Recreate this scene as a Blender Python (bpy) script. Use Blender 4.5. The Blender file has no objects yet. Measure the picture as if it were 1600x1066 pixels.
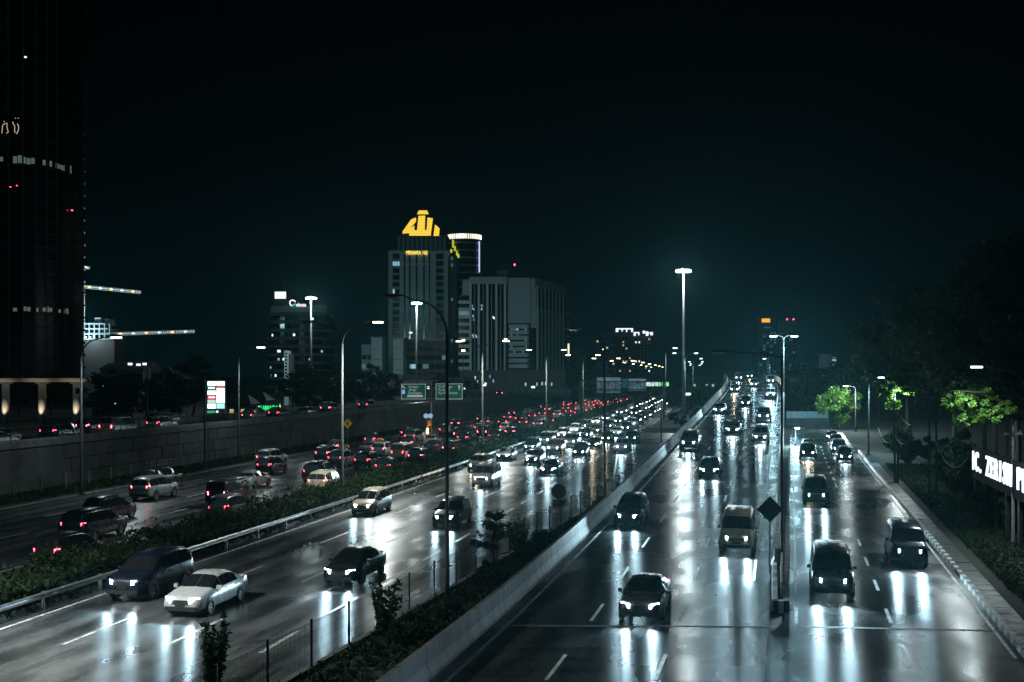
import bpy, math, random
import numpy as np
from mathutils import Vector, Matrix
random.seed(7)
SC = bpy.context.scene
COL = SC.collection
R = math.radians

# ------------------------------------------------------------------ camera, sky, sun, exposure
FPX, HC, CX, CY = 1778.0, 9.5, 800.0, 585.0       # a 40 mm lens on a footbridge, 9.5 m above the road
cam_d = bpy.data.cameras.new('camera'); cam = bpy.data.objects.new('camera', cam_d); COL.objects.link(cam)
cam.location = (0, 0, HC); cam.rotation_euler = (R(90), 0, 0)
cam_d.sensor_width = 36; cam_d.lens = FPX/1600*36; cam_d.shift_y = (CY-533)/1600
cam_d.clip_start = 0.5; cam_d.clip_end = 9000
SC.camera = cam

W = bpy.data.worlds.new('World'); SC.world = W; W.use_nodes = True
nt = W.node_tree; nt.nodes.clear()
wo = nt.nodes.new('ShaderNodeOutputWorld'); bg = nt.nodes.new('ShaderNodeBackground')
tc = nt.nodes.new('ShaderNodeTexCoord'); sx = nt.nodes.new('ShaderNodeSeparateXYZ'); rp = nt.nodes.new('ShaderNodeValToRGB')
nt.links.new(tc.outputs['Generated'], sx.inputs[0]); nt.links.new(sx.outputs['Z'], rp.inputs[0])
nt.links.new(rp.outputs[0], bg.inputs[0]); nt.links.new(bg.outputs[0], wo.inputs[0])
e = rp.color_ramp.elements                       # night sky over a city: teal glow at the skyline, near black overhead
e[0].position = 0.0; e[0].color = (0.0005, 0.0040, 0.0054, 1)
e[1].position = 0.30; e[1].color = (0.00015, 0.0005, 0.0006, 1)
k = e.new(0.10); k.color = (0.0003, 0.0024, 0.0032, 1)
k = e.new(0.18); k.color = (0.0002, 0.0011, 0.0015, 1)
bg.inputs[1].default_value = 1.0

sun_d = bpy.data.lights.new('night_glow', 'SUN'); sun = bpy.data.objects.new('night_glow', sun_d); COL.objects.link(sun)
sun_d.energy = 0.095; sun_d.angle = R(40); sun_d.color = (0.32, 0.86, 1.0)
sun.rotation_euler = (R(62), 0, R(-22))

SC.view_settings.view_transform = 'Standard'; SC.view_settings.look = 'None'
SC.view_settings.exposure = 0.0; SC.view_settings.gamma = 1.0; SC.view_settings.use_curve_mapping = False
SC.render.engine = 'CYCLES'
cy = SC.cycles
cy.use_denoising = True; cy.use_adaptive_sampling = True; cy.adaptive_threshold = .012; cy.adaptive_min_samples = 40; cy.max_bounces = 5; cy.diffuse_bounces = 2; cy.glossy_bounces = 3; cy.transmission_bounces = 3
cy.transparent_max_bounces = 6; cy.volume_bounces = 0; cy.caustics_reflective = False; cy.caustics_refractive = False
cy.sample_clamp_indirect = 1.0; cy.sample_clamp_direct = 30.0; cy.use_light_tree = True
SC.render.film_transparent = False

# ------------------------------------------------------------------ helpers
def at(px, py, Y):                       # picture position + distance -> a point in the place
    return Vector(((px-CX)*Y/FPX, Y, HC-(py-CY)*Y/FPX))
def ax(px, Y): return (px-CX)*Y/FPX

MATS = {}
def mat(name, col=(.5, .5, .5), rough=.6, metal=0.0, emit=None, es=0.0, noise=0.0, nscale=3.0, bump=0.0, bscale=20.0,
        sample=True, rvar=0.0, spec=.5, trans=0.0, alpha=1.0, stretch=None):
    if name in MATS: return MATS[name]
    m = bpy.data.materials.new(name); m.use_nodes = True; MATS[name] = m
    t = m.node_tree; b = t.nodes['Principled BSDF']
    b.inputs['Base Color'].default_value = (*col, 1); b.inputs['Roughness'].default_value = rough
    b.inputs['Metallic'].default_value = metal; b.inputs['Specular IOR Level'].default_value = spec
    if trans: b.inputs['Transmission Weight'].default_value = trans
    if emit:
        b.inputs['Emission Color'].default_value = (*emit, 1); b.inputs['Emission Strength'].default_value = es
        if not sample: m.cycles.emission_sampling = 'NONE'
    if noise or bump or rvar:
        c = t.nodes.new('ShaderNodeTexCoord'); mp = t.nodes.new('ShaderNodeMapping')
        t.links.new(c.outputs['Object'], mp.inputs[0])
        if stretch: mp.inputs['Scale'].default_value = stretch
        if noise or rvar:
            n = t.nodes.new('ShaderNodeTexNoise'); n.inputs['Scale'].default_value = nscale; n.inputs['Detail'].default_value = 6
            n.inputs['Roughness'].default_value = .65; t.links.new(mp.outputs[0], n.inputs[0])
        if noise:
            r = t.nodes.new('ShaderNodeValToRGB'); r.color_ramp.elements[0].position = .3; r.color_ramp.elements[1].position = .7
            r.color_ramp.elements[0].color = (*[x*(1-noise) for x in col], 1)
            r.color_ramp.elements[1].color = (*[min(1, x*(1+noise)) for x in col], 1)
            t.links.new(n.outputs['Fac'], r.inputs[0]); t.links.new(r.outputs[0], b.inputs['Base Color'])
        if rvar:
            q = t.nodes.new('ShaderNodeMapRange'); q.inputs[1].default_value = .3; q.inputs[2].default_value = .7
            q.inputs[3].default_value = max(.05, rough-rvar); q.inputs[4].default_value = min(1, rough+rvar)
            t.links.new(n.outputs['Fac'], q.inputs[0]); t.links.new(q.outputs[0], b.inputs['Roughness'])
        if bump:
            n2 = t.nodes.new('ShaderNodeTexNoise'); n2.inputs['Scale'].default_value = bscale; n2.inputs['Detail'].default_value = 4
            t.links.new(mp.outputs[0], n2.inputs[0])
            bp = t.nodes.new('ShaderNodeBump'); bp.inputs['Strength'].default_value = bump; bp.inputs['Distance'].default_value = .03
            t.links.new(n2.outputs['Fac'], bp.inputs['Height']); t.links.new(bp.outputs[0], b.inputs['Normal'])
    return m

def road_mat(name, dark, light, r0, r1, joint=0.0, groove=0.0, patch=.5, lane=3.6, lane0=0.0, pud=.5):
    """wet road; the UV map runs across (u) and along (v) the road in metres"""
    m = bpy.data.materials.new(name); m.use_nodes = True; t = m.node_tree; N = t.nodes; L = t.links
    b = N['Principled BSDF']; uv = N.new('ShaderNodeUVMap'); uv.uv_map = 'UVMap'
    def mapn(s):
        q = N.new('ShaderNodeMapping'); q.inputs['Scale'].default_value = s; L.new(uv.outputs[0], q.inputs[0]); return q
    def noise(mp, sc, det=5, ro=.6):
        q = N.new('ShaderNodeTexNoise'); q.inputs['Scale'].default_value = sc; q.inputs['Detail'].default_value = det
        q.inputs['Roughness'].default_value = ro; L.new(mp.outputs[0], q.inputs[0]); return q
    def rng(src, a, bb, c, d):
        q = N.new('ShaderNodeMapRange'); q.interpolation_type = 'SMOOTHSTEP'
        for i, v in zip((1, 2, 3, 4), (a, bb, c, d)): q.inputs[i].default_value = v
        L.new(src, q.inputs[0]); return q.outputs[0]
    def mth(op, a, bb):
        q = N.new('ShaderNodeMath'); q.operation = op
        for i, v in enumerate((a, bb)):
            if isinstance(v, (int, float)): q.inputs[i].default_value = v
            else: L.new(v, q.inputs[i])
        return q.outputs[0]
    big = noise(mapn((.35, .09, 1)), 1.0, 6, .62)          # long worn and wet patches
    mid = noise(mapn((1.4, .35, 1)), 1.0, 6, .7)
    fin = noise(mapn((30, 30, 1)), 1.0, 3, .7)             # chippings
    acr = noise(mapn((.10, 2.2, 1)), 1.0, 5, .6)           # bands across the road
    sep = N.new('ShaderNodeSeparateXYZ'); L.new(uv.outputs[0], sep.inputs[0])
    wv = mth('COSINE', mth('MULTIPLY', mth('ADD', sep.outputs[0], lane0), 4*math.pi/lane), 0)   # wheel tracks
    f = mth('ADD', mth('MULTIPLY', big.outputs['Fac'], .55), mth('MULTIPLY', mid.outputs['Fac'], .45))
    f = mth('ADD', f, mth('MULTIPLY', wv, .05)); grn = noise(mapn((5, 3, 1)), 1.0, 4, .75); f = mth('ADD', f, mth('MULTIPLY', mth('SUBTRACT', grn.outputs['Fac'], .5), .30))
    if groove: f = mth('ADD', f, mth('MULTIPLY', mth('SUBTRACT', acr.outputs['Fac'], .5), groove))
    fac = rng(f, .40, .63, 0, 1)
    fac = mth('MULTIPLY', fac, rng(fin.outputs['Fac'], .25, .75, .65, 1.15))
    cr = N.new('ShaderNodeMix'); cr.data_type = 'RGBA'; L.new(fac, cr.inputs[0])
    cr.inputs[6].default_value = (*dark, 1); cr.inputs[7].default_value = (*light, 1)
    col = cr.outputs[2]
    if joint:                                              # slab joints
        jm = mth('MODULO', sep.outputs[1], joint)
        jd = rng(mth('ABSOLUTE', mth('SUBTRACT', jm, joint/2), 0), .02, .06, .35, 1)
        mx = N.new('ShaderNodeMix'); mx.data_type = 'RGBA'; mx.blend_type = 'MULTIPLY'; mx.inputs[0].default_value = 1
        L.new(col, mx.inputs[6]); L.new(jd, mx.inputs[7]); col = mx.outputs[2]
    L.new(col, b.inputs['Base Color'])
    pd = noise(mapn((.30, .12, 1)), 1.3, 3, .5)
    rr = rng(mth('ADD', mth('MULTIPLY', pd.outputs['Fac'], .6), mth('MULTIPLY', mid.outputs['Fac'], .4)), .28, .72, r0, r1)
    rr = rng(pd.outputs['Fac'], .3, .7, r0, r1); L.new(rr, b.inputs['Roughness']); b.inputs['Specular IOR Level'].default_value = .65
    tg = N.new('ShaderNodeTangent'); tg.direction_type = 'UV_MAP'; tg.uv_map = 'UVMap'; L.new(tg.outputs[0], b.inputs['Tangent'])
    b.inputs['Anisotropic'].default_value = .85; b.inputs['Anisotropic Rotation'].default_value = .25
    bp = N.new('ShaderNodeBump'); bp.inputs['Strength'].default_value = .25; bp.inputs['Distance'].default_value = .008
    h = mth('ADD', mth('MULTIPLY', fin.outputs['Fac'], .4), mth('MULTIPLY', acr.outputs['Fac'], .45 if groove > .4 else .15))
    L.new(h, bp.inputs['Height']); L.new(bp.outputs[0], b.inputs['Normal'])
    return m

class MB:
    def __init__(s): s.v = []; s.f = []
    def add(s, vs, fs):
        o = len(s.v); s.v += [tuple(p) for p in vs]; s.f += [tuple(i+o for i in q) for q in fs]; return s
    def box(s, x0, x1, y0, y1, z0, z1, rz=0, c=(0, 0)):
        P = [(x, y, z) for z in (z0, z1) for x, y in ((x0, y0), (x1, y0), (x1, y1), (x0, y1))]
        if rz:
            ca, sa = math.cos(rz), math.sin(rz)
            P = [(c[0]+(x-c[0])*ca-(y-c[1])*sa, c[1]+(x-c[0])*sa+(y-c[1])*ca, z) for x, y, z in P]
        return s.add(P, [(3, 2, 1, 0), (4, 5, 6, 7), (0, 1, 5, 4), (1, 2, 6, 5), (2, 3, 7, 6), (3, 0, 4, 7)])
    def tube(s, pts, rad, n=8, cap=True):
        pts = [Vector(p) for p in pts]; m = len(pts)
        if isinstance(rad, (int, float)): rad = [rad]*m
        vs = []; fs = []; up = None
        for i in range(m):
            d = (pts[min(i+1, m-1)]-pts[max(i-1, 0)])
            d = d.normalized() if d.length > 1e-9 else Vector((0, 0, 1))
            if up is None:
                a = Vector((1, 0, 0)) if abs(d.x) < .9 else Vector((0, 1, 0)); up = (a-d*a.dot(d)).normalized()
            else:
                up = up-d*up.dot(d)
                up = up.normalized() if up.length > 1e-6 else d.orthogonal().normalized()
            w = d.cross(up)
            for j in range(n):
                t = 2*math.pi*j/n; vs.append(pts[i]+(up*math.cos(t)+w*math.sin(t))*rad[i])
        for i in range(m-1):
            for j in range(n):
                a = i*n+j; bb = i*n+(j+1) % n; fs.append((a, bb, bb+n, a+n))
        if cap: fs.append(tuple(range(n-1, -1, -1))); fs.append(tuple((m-1)*n+j for j in range(n)))
        return s.add(vs, fs)
    def cyl(s, c, r, z0, z1, n=16, r1=None):
        return s.tube([(c[0], c[1], z0), (c[0], c[1], z1)], [r, r if r1 is None else r1], n)
    def extrude(s, poly, fn, d0, d1):            # poly in (u, v); fn(u, v, d) -> point
        n = len(poly); vs = [fn(u, v, d0) for u, v in poly]+[fn(u, v, d1) for u, v in poly]
        fs = [tuple(range(n-1, -1, -1)), tuple(range(n, 2*n))]+[(i, (i+1) % n, (i+1) % n+n, i+n) for i in range(n)]
        return s.add(vs, fs)
    def mesh(s, name, m, smooth=False):
        me = bpy.data.meshes.new(name); me.from_pydata(s.v, [], s.f)
        if m: me.materials.append(m)
        if smooth: me.polygons.foreach_set('use_smooth', [True]*len(me.polygons))
        me.update(); return me
    def build(s, name, m, parent=None, smooth=False, loc=None, rz=None):
        return put(name, s.mesh(name, m, smooth), parent, loc, rz)

def put(name, me, parent=None, loc=None, rz=None, scale=None):
    o = bpy.data.objects.new(name, me); COL.objects.link(o)
    if parent: o.parent = parent
    if loc is not None: o.location = loc
    if rz is not None: o.rotation_euler = (0, 0, rz)
    if scale is not None: o.scale = scale
    return o
def thing(name, label, cat, loc=(0, 0, 0), rz=0, group=None):
    o = bpy.data.objects.new(name, None); COL.objects.link(o); o.empty_display_size = .3
    o.location = loc; o.rotation_euler = (0, 0, rz); return tag(o, label, cat, group)
def tag(o, label, cat, group=None):
    o['label'] = label; o['category'] = cat
    if group: o['group'] = group
    return o
def struct(o, label=None, kind='structure'):
    o['kind'] = kind
    if label: o['label'] = label
    return o
def lamp(name, kind, loc, energy, color, parent=None, rad=.12, rot=None, size=None, blend=.6):
    d = bpy.data.lights.new(name, kind); d.energy = energy; d.color = color; d.shadow_soft_size = rad
    if kind == 'SPOT':
        d.spot_size = size; d.spot_blend = blend
    o = bpy.data.objects.new(name, d); COL.objects.link(o); o.location = loc
    if parent: o.parent = parent
    if rot: o.rotation_euler = rot
    return o
def text_mesh(s, size, depth, m, bold=0.0):
    cu = bpy.data.curves.new('t', 'FONT'); cu.body = s; cu.size = size; cu.extrude = depth; cu.align_x = 'CENTER'; cu.align_y = 'CENTER'
    cu.offset = bold; cu.resolution_u = 2
    o = bpy.data.objects.new('t', cu); COL.objects.link(o)
    dg = bpy.context.evaluated_depsgraph_get(); dg.update()
    me = bpy.data.meshes.new_from_object(o.evaluated_get(dg)); bpy.data.objects.remove(o); bpy.data.curves.remove(cu)
    me.materials.clear(); me.materials.append(m); return me
def text(s, size, m, parent, loc, rz=0, depth=.02, name='lettering', bold=0.0, width=None):
    """upright lettering that reads from -Y when rz = 0"""
    me = text_mesh(s, size, depth, m, bold)
    o = put(name, me, parent, loc); o.rotation_euler = (R(90), 0, rz)
    if width:
        xs = [v.co.x for v in me.vertices]; o.scale = (width/(max(xs)-min(xs)), 1, 1)
    return o

class Path:                                        # X (and Z) as smooth functions of Y
    def __init__(s, pts):
        a = np.array(pts, float); s.Y = a[:, 0]; s.X = a[:, 1]; s.Z = a[:, 2] if a.shape[1] > 2 else np.zeros(len(a))
    def _h(s, V, y):
        Y = s.Y; i = int(np.clip(np.searchsorted(Y, y)-1, 0, len(Y)-2)); h = Y[i+1]-Y[i]
        def tan(j):
            if j == 0: return (V[1]-V[0])/(Y[1]-Y[0])
            if j == len(Y)-1: return (V[-1]-V[-2])/(Y[-1]-Y[-2])
            return (V[j+1]-V[j-1])/(Y[j+1]-Y[j-1])
        if y < Y[0]: return V[0]+(y-Y[0])*tan(0)
        if y > Y[-1]: return V[-1]+(y-Y[-1])*tan(len(Y)-1)
        t = (y-Y[i])/h; m0 = tan(i)*h; m1 = tan(i+1)*h
        return (2*t**3-3*t*t+1)*V[i]+(t**3-2*t*t+t)*m0+(-2*t**3+3*t*t)*V[i+1]+(t**3-t*t)*m1
    def x(s, y): return float(s._h(s.X, y))
    def z(s, y): return float(s._h(s.Z, y))
    def p(s, y, off=0, dz=0): return Vector((s.x(y)+off, y, s.z(y)+dz))
    def ang(s, y): return -math.atan((s.x(y+.5)-s.x(y-.5)))      # rotation about z that turns +Y along the road
    def slope(s, y): return math.atan((s.z(y+.5)-s.z(y-.5)))

def ribbon(name, m, fl, fr, Ys, n=6, parent=None, u0=0.0):
    vs = []; fs = []; uv = []
    for a, y in enumerate(Ys):
        l, r = fl(y), fr(y)
        for b in range(n+1):
            t = b/n; vs.append(l.lerp(r, t)); uv.append((u0+(r.x-l.x)*t, y))
    for a in range(len(Ys)-1):
        for b in range(n):
            i = a*(n+1)+b; fs.append((i, i+1, i+n+2, i+n+1))
    me = bpy.data.meshes.new(name); me.from_pydata(vs, [], fs); me.materials.append(m)
    ul = me.uv_layers.new(name='UVMap')
    for lp in me.loops: ul.data[lp.index].uv = uv[lp.vertex_index]
    me.update(); return put(name, me, parent)
def sweep_mb(prof, fn, Ys):                        # closed profile [(dx, dz)] swept along fn(y) -> point
    n = len(prof); vs = []; fs = []
    for y in Ys:
        c = fn(y); vs += [(c.x+dx, c.y, c.z+dz) for dx, dz in prof]
    for a in range(len(Ys)-1):
        for b in range(n):
            i = a*n+b; j = a*n+(b+1) % n; fs.append((i, j, j+n, i+n))
    fs.append(tuple(range(n-1, -1, -1))); fs.append(tuple((len(Ys)-1)*n+b for b in range(n)))
    return MB().add(vs, fs)
def frange(a, b, st):
    n = max(1, int(round((b-a)/st))); return [a+(b-a)*i/n for i in range(n+1)]
def growing(a, b, k, mn):                          # steps that lengthen with distance
    o = [a]
    while o[-1] < b: o.append(o[-1]+max(mn, o[-1]*k))
    o[-1] = b; return o

# ------------------------------------------------------------------ materials
M_HWY = road_mat('wet_asphalt', (.014, .016, .018), (.105, .110, .113), .22, .42, lane=3.65, pud=.6)
M_FAR = M_HWY
M_RAMP = road_mat('wet_grooved_concrete', (.014, .016, .018), (.055, .060, .062), .17, .36, joint=5.0, groove=.55, lane=3.3, pud=.55)
M_SERV = road_mat('wet_concrete_slabs', (.016, .018, .020), (.075, .080, .082), .18, .40, joint=6.0, groove=.28, lane=3.6, pud=.6)
M_UP = M_HWY
m_white = mat('road_paint', (.42, .43, .42), .5, noise=.75, nscale=2.6)
m_conc = mat('weathered_concrete', (.095, .099, .095), .75, noise=.7, nscale=1.6, bump=.35, bscale=14, stretch=(1, 1, .18))
m_concd = mat('stained_concrete', (.05, .054, .052), .8, noise=.6, nscale=1.1, bump=.3, bscale=12)
m_parap = mat('headlit_parapet', (.30, .305, .295), .7, noise=.6, nscale=1.6, bump=.3, bscale=14, stretch=(1, 1, .2))  # concrete copy lightened; the light of passing headlights is put into the colour
m_kerbw = mat('kerb_white', (.50, .50, .48), .6, noise=.35, nscale=4)
m_kerbb = mat('kerb_black', (.025, .025, .026), .5, noise=.3, nscale=4)
m_earth = mat('dark_soil_and_grass', (.018, .024, .014), .95, noise=.5, nscale=.4, bump=.6, bscale=3)
m_pave = mat('pavement_slab', (.020, .019, .018), .55, noise=.4, nscale=1.6, rvar=.2)
m_galv = mat('galvanised_steel', (.32, .33, .34), .42, .75, noise=.3, nscale=3, rvar=.1)
m_pole = mat('pole_paint', (.045, .048, .05), .6, .0, noise=.25, nscale=2, spec=.3)
m_dark = mat('dark_steel', (.03, .032, .034), .5, .4)
m_wire = mat('fence_wire', (.035, .037, .04), .5, .6)
m_leaf = mat('leaf', (.055, .095, .030), .5, noise=.5, nscale=.8)
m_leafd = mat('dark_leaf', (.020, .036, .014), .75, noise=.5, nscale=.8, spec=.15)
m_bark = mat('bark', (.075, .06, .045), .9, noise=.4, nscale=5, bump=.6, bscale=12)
m_leafg = mat('lamplit_leaf', (.075, .17, .022), .45, noise=.4, nscale=.8)  # brighter, greener leaf copy for trees by lamps; lamplight put into the colour
for mm in (m_leaf, m_leafd, m_leafg):                        # thin leaves let light through
    t = mm.node_tree; b = t.nodes['Principled BSDF']; tr = t.nodes.new('ShaderNodeBsdfTranslucent'); mx = t.nodes.new('ShaderNodeMixShader')
    src = b.inputs['Base Color'].links[0].from_socket
    t.links.new(src, tr.inputs[0]); mx.inputs[0].default_value = .4
    t.links.new(b.outputs[0], mx.inputs[1]); t.links.new(tr.outputs[0], mx.inputs[2])
    t.links.new(mx.outputs[0], t.nodes['Material Output'].inputs[0])
m_lens_w = mat('lamp_lens_white', (1, 1, 1), .3, emit=(.97, .98, .90), es=12, sample=False)
m_lens_c = mat('lamp_lens_cool', (1, 1, 1), .3, emit=(.70, .94, 1.0), es=12, sample=False)
m_lens_y = mat('lamp_lens_yellow', (1, 1, 1), .3, emit=(1.0, .84, .50), es=10, sample=False)
m_lens_off = mat('lamp_lens_off', (.25, .26, .27), .2)
m_head = mat('headlight_cool', (1, 1, 1), .2, emit=(.80, .94, 1.0), es=60, sample=False)
m_headw = mat('headlight_warm', (1, 1, 1), .2, emit=(1.0, .86, .68), es=50, sample=False)
m_tail = mat('tail_light', (.5, .01, .02), .2, emit=(1.0, .03, .05), es=36, sample=False)
m_brake = mat('brake_light', (.5, .01, .02), .2, emit=(1.0, .05, .06), es=55, sample=False)
m_amber = mat('amber_lens', (.6, .2, .02), .2, emit=(1.0, .32, .05), es=10, sample=False)
m_glass = mat('car_glass', (.012, .014, .016), .06, spec=.7)
m_tyre = mat('tyre', (.018, .018, .019), .8)
m_rim = mat('wheel_rim', (.45, .46, .47), .3, .9)
m_plate = mat('number_plate', (.03, .03, .03), .4)
m_bump = mat('black_plastic', (.02, .02, .022), .55)

# ------------------------------------------------------------------ the lie of the roads (metres; camera at the origin)
E = Path([(20, -12.2), (41.2, -8.1), (63.6, -3.4), (94.9, 2.95), (131, 9.9), (203, 23.3), (248, 31.5), (291, 39.2), (367, 52.6), (497, 73.8), (751, 112), (1200, 172)])
RL = Path([(20, -6.2, 0), (43, -.75, 0), (56.3, 2.3, .15), (80, 8.05, .9), (103, 13.6, 1.8), (132, 20.6, 3.0), (176, 31.2, 4.9), (213, 40.0, 6.7), (245, 46.6, 8.0), (272, 51.0, 8.6), (300, 56.6, 8.3), (340, 63, 7.0), (400, 70, 4)])
SL = Path([(20, 4.95), (200, 49.5), (260, 66)])
RW = 10.5
def fence_x(y): return -6.7+(y-33.6)*.275
UPZ = 3.55

# ------------------------------------------------------------------ ground and roads
g = MB(); S = 4200
ys = [-60, 0, 40, 80, 140, 220, 320, 500, 900, 1600, S]; xs = [-S, -900, -300, -140, -60, 0, 60, 140, 300, 900, S]
g.add([(x, y, -.06) for y in ys for x in xs], [(j*11+i, j*11+i+1, (j+1)*11+i+1, (j+1)*11+i) for j in range(10) for i in range(10)])
struct(g.build('ground', m_earth), 'dark ground of soil and rough grass')

Yh = growing(20, 1200, .025, 1.5)
def hwy_right(y):
    e = E.x(y)
    if y < 95: return Vector((min(fence_x(y)+.1, e+7), y, 0))
    if y < 190: return Vector((min(RL.x(y)-.3, e+7.5), y, 0))
    return Vector((e+1.2, y, 0))
hwy = ribbon('highway', M_HWY, lambda y: Vector((E.x(y)-12.2, y, 0)), hwy_right, Yh, 8, u0=-12.2)
struct(hwy, 'wet asphalt carriageway with oncoming traffic')
fhw = ribbon('highway', M_HWY, lambda y: Vector((E.x(y)-37.0, y, 0)), lambda y: Vector((E.x(y)-14.6, y, 0)), Yh, 10, u0=-37)
struct(fhw, 'wet asphalt carriageway with departing traffic beyond the hedge')
Yr = frange(20, 400, 2.5)
ramp = ribbon('flyover_road', M_RAMP, lambda y: RL.p(y), lambda y: RL.p(y, RW), Yr, 8)
struct(ramp, 'wet grooved concrete road climbing to the flyover crest')
serv = ribbon('service_road', M_SERV, lambda y: Vector((SL.x(y)-.35 if y > 43.2 else RL.x(y)+RW-.1, y, -.004)), lambda y: Vector((SL.x(y)+8.0, y, -.004)), frange(20, 230, 3), 6)
struct(serv, 'wet concrete service road at the right')
upper = ribbon('upper_road', M_UP, lambda y: Vector((E.x(y)-51, y, UPZ)), lambda y: Vector((E.x(y)-41.2, y, UPZ)), growing(40, 420, .02, 2), 4, u0=-51)
struct(upper, 'raised road above the retaining wall')

# painted lines: each dash is a piece of its road
def quad_line(name, parent, fn, y0, y1, w, n=2):
    vs = []; fs = []
    for i in range(n+1):
        c = fn(y0+(y1-y0)*i/n); vs += [(c.x-w/2, c.y, c.z), (c.x+w/2, c.y, c.z)]
    for i in range(n): fs.append((2*i, 2*i+1, 2*i+3, 2*i+2))
    return MB().add(vs, fs).build(name, m_white, parent)
Z4 = .006
def dashes(parent, fn, y0, y1, dash, gap, w):
    y = y0
    while y < y1: quad_line('lane_dash', parent, fn, y, y+dash, w); y += dash+gap
dashes(hwy, lambda y: E.p(y, 0, Z4), 26, 330, 3.4, 3.0, .16)
for o in (-3.75, -7.45): dashes(hwy, lambda y, o=o: E.p(y, o, Z4), 28, 300, 4.5, 7.5, .13)
quad_line('edge_line', hwy, lambda y: E.p(y, -11.2, Z4), 22, 420, .16, 60)
quad_line('edge_line', hwy, lambda y: Vector((hwy_right(y).x-.55 if y < 86 else E.x(y)+(hwy_right(86).x-.55-E.x(86))*max(0, 1-(y-86)/70)+.0, y, Z4)), 22, 150, .15, 50)
quad_line('edge_line', hwy, lambda y: E.p(y, .9, Z4), 195, 500, .2, 40)
for o in (-19.3, -23.0, -26.7, -30.4): dashes(fhw, lambda y, o=o: E.p(y, o, Z4), 40, 300, 4.5, 7.5, .13)
quad_line('edge_line', fhw, lambda y: E.p(y, -36.0, Z4), 40, 420, .18, 60)
quad_line('edge_line', fhw, lambda y: E.p(y, -15.6, Z4), 40, 420, .16, 60)
for o in (3.6, 7.0): dashes(ramp, lambda y, o=o: RL.p(y, o, Z4), 27, 250, 3.2, 5.2, .13)
quad_line('edge_line', ramp, lambda y: RL.p(y, .55, Z4), 22, 290, .14, 60)
quad_line('edge_line', ramp, lambda y: RL.p(y, RW-.75, Z4), 52, 290, .14, 60)
dashes(serv, lambda y: Vector((SL.x(y)+3.75, y, Z4-.004)), 24, 150, 2.6, 3.9, .14)
quad_line('edge_line', serv, lambda y: Vector((SL.x(y)+.12, y, Z4-.004)), 43.4, 112, .12, 30)
quad_line('edge_line', serv, lambda y: Vector((SL.x(y)+7.45+.003*(y-42), y, Z4-.004)), 38, 135, .13, 30)
MB().add([(RL.x(43)+.2, 42.9, Z4), (RL.x(43)+RW+.3, 42.75, Z4), (RL.x(43)+RW+.3, 42.95, Z4), (RL.x(43)+.2, 43.1, Z4)], [(0, 1, 2, 3)]).build('expansion_joint', m_conc, ramp)
MB().add([(SL.x(43)+.1, 42.7, Z4), (SL.x(43)+7.7, 42.0, Z4), (SL.x(43)+7.7, 42.2, Z4), (SL.x(43)+.1, 42.95, Z4)], [(0, 1, 2, 3)]).build('expansion_joint', m_conc, serv)
# ------------------------------------------------------------------ barriers, kerbs, fences, guardrail
def segmented(root, name, prof, fn, y0, y1, seg, m, gap=.03, sub=2):
    y = y0
    while y < y1-.2:
        e2 = min(y+seg, y1); sweep_mb(prof, fn, frange(y+gap/2, e2-gap/2, (e2-y)/sub)).build(name, m, root); y = e2
b = thing('concrete_barrier', 'long grey concrete barrier along the left side of the flyover road', 'barrier')
segmented(b, 'barrier_segment', [(-.42, -.3), (-.02, -.3), (-.02, .12), (-.14, .45), (-.17, 1.0), (-.33, 1.0), (-.42, .4)], lambda y: RL.p(y), 22, 320, 4.5, m_conc)
b = thing('concrete_parapet', 'concrete parapet, lightened as if headlit, curving along the right side of the flyover road', 'parapet')
segmented(b, 'parapet_segment', [(.02, -.4), (.4, -.4), (.4, .95), (.2, .95), (.17, .4), (.02, .12)], lambda y: RL.p(y, RW), 55, 340, 4.0, m_parap)
w = sweep_mb([(-.15, -1), (.15, -1), (.15, 0), (-.15, 0)], lambda y: Vector((RL.x(y)+RW+.22, y, RL.z(y)-.4)), frange(60, 330, 6))
for i, v in enumerate(w.v):
    if i % 4 in (0, 1): w.v[i] = (v[0], v[1], -.1)
tag(w.build('flyover_wall', m_concd), 'stained concrete side wall holding up the flyover road', 'wall')
w = sweep_mb([(-.15, -1), (.15, -1), (.15, 0), (-.15, 0)], lambda y: Vector((RL.x(y)-.22, y, RL.z(y)-.3)), frange(60, 330, 6))
for i, v in enumerate(w.v):
    if i % 4 in (0, 1): w.v[i] = (v[0], v[1], -.1)
tag(w.build('flyover_wall', m_concd), 'concrete side wall under the left edge of the flyover', 'wall')
# splitter island between flyover and service road
isl = thing('splitter_island', 'kerbed concrete island nose between flyover road and service road', 'island')
def isl_l(y): return RL.x(y)+RW+.05
def isl_r(y): return SL.x(y)-.28
ribbon('island_top', m_conc, lambda y: Vector((isl_l(y)+.14, y, .30)), lambda y: Vector((isl_r(y)-.1, y, .30)), frange(45.6, 130, 2), 2, isl)
yy = 45.8; kk = 0
while yy < 66:
    sweep_mb([(-.14, -.1), (.12, -.1), (.12, .46), (-.08, .46)], lambda y: Vector((isl_l(y)+.13, y, 0)), [yy, yy+.96]).build('kerb_stone', (m_kerbw, m_kerbb)[kk % 2], isl)
    yy += 1.0; kk += 1
yy = 45.8; kk = 0
while yy < 125:
    st = 1.5; sweep_mb([(-.12, -.1), (.12, -.1), (.1, .42), (-.12, .42)], lambda y: Vector((isl_r(y), y, 0)), [yy, yy+st-.03]).build('kerb_stone', m_conc, isl); yy += st
for i in range(3):
    x0 = isl_l(45.6)+.02; x1 = isl_r(45.6)+.12; d = (x1-x0)/3
    MB().box(x0+i*d+.01, x0+(i+1)*d-.01, 45.5, 45.78, -.1, .44).build('kerb_stone', (m_kerbb, m_kerbw, m_kerbb)[i], isl)
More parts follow.
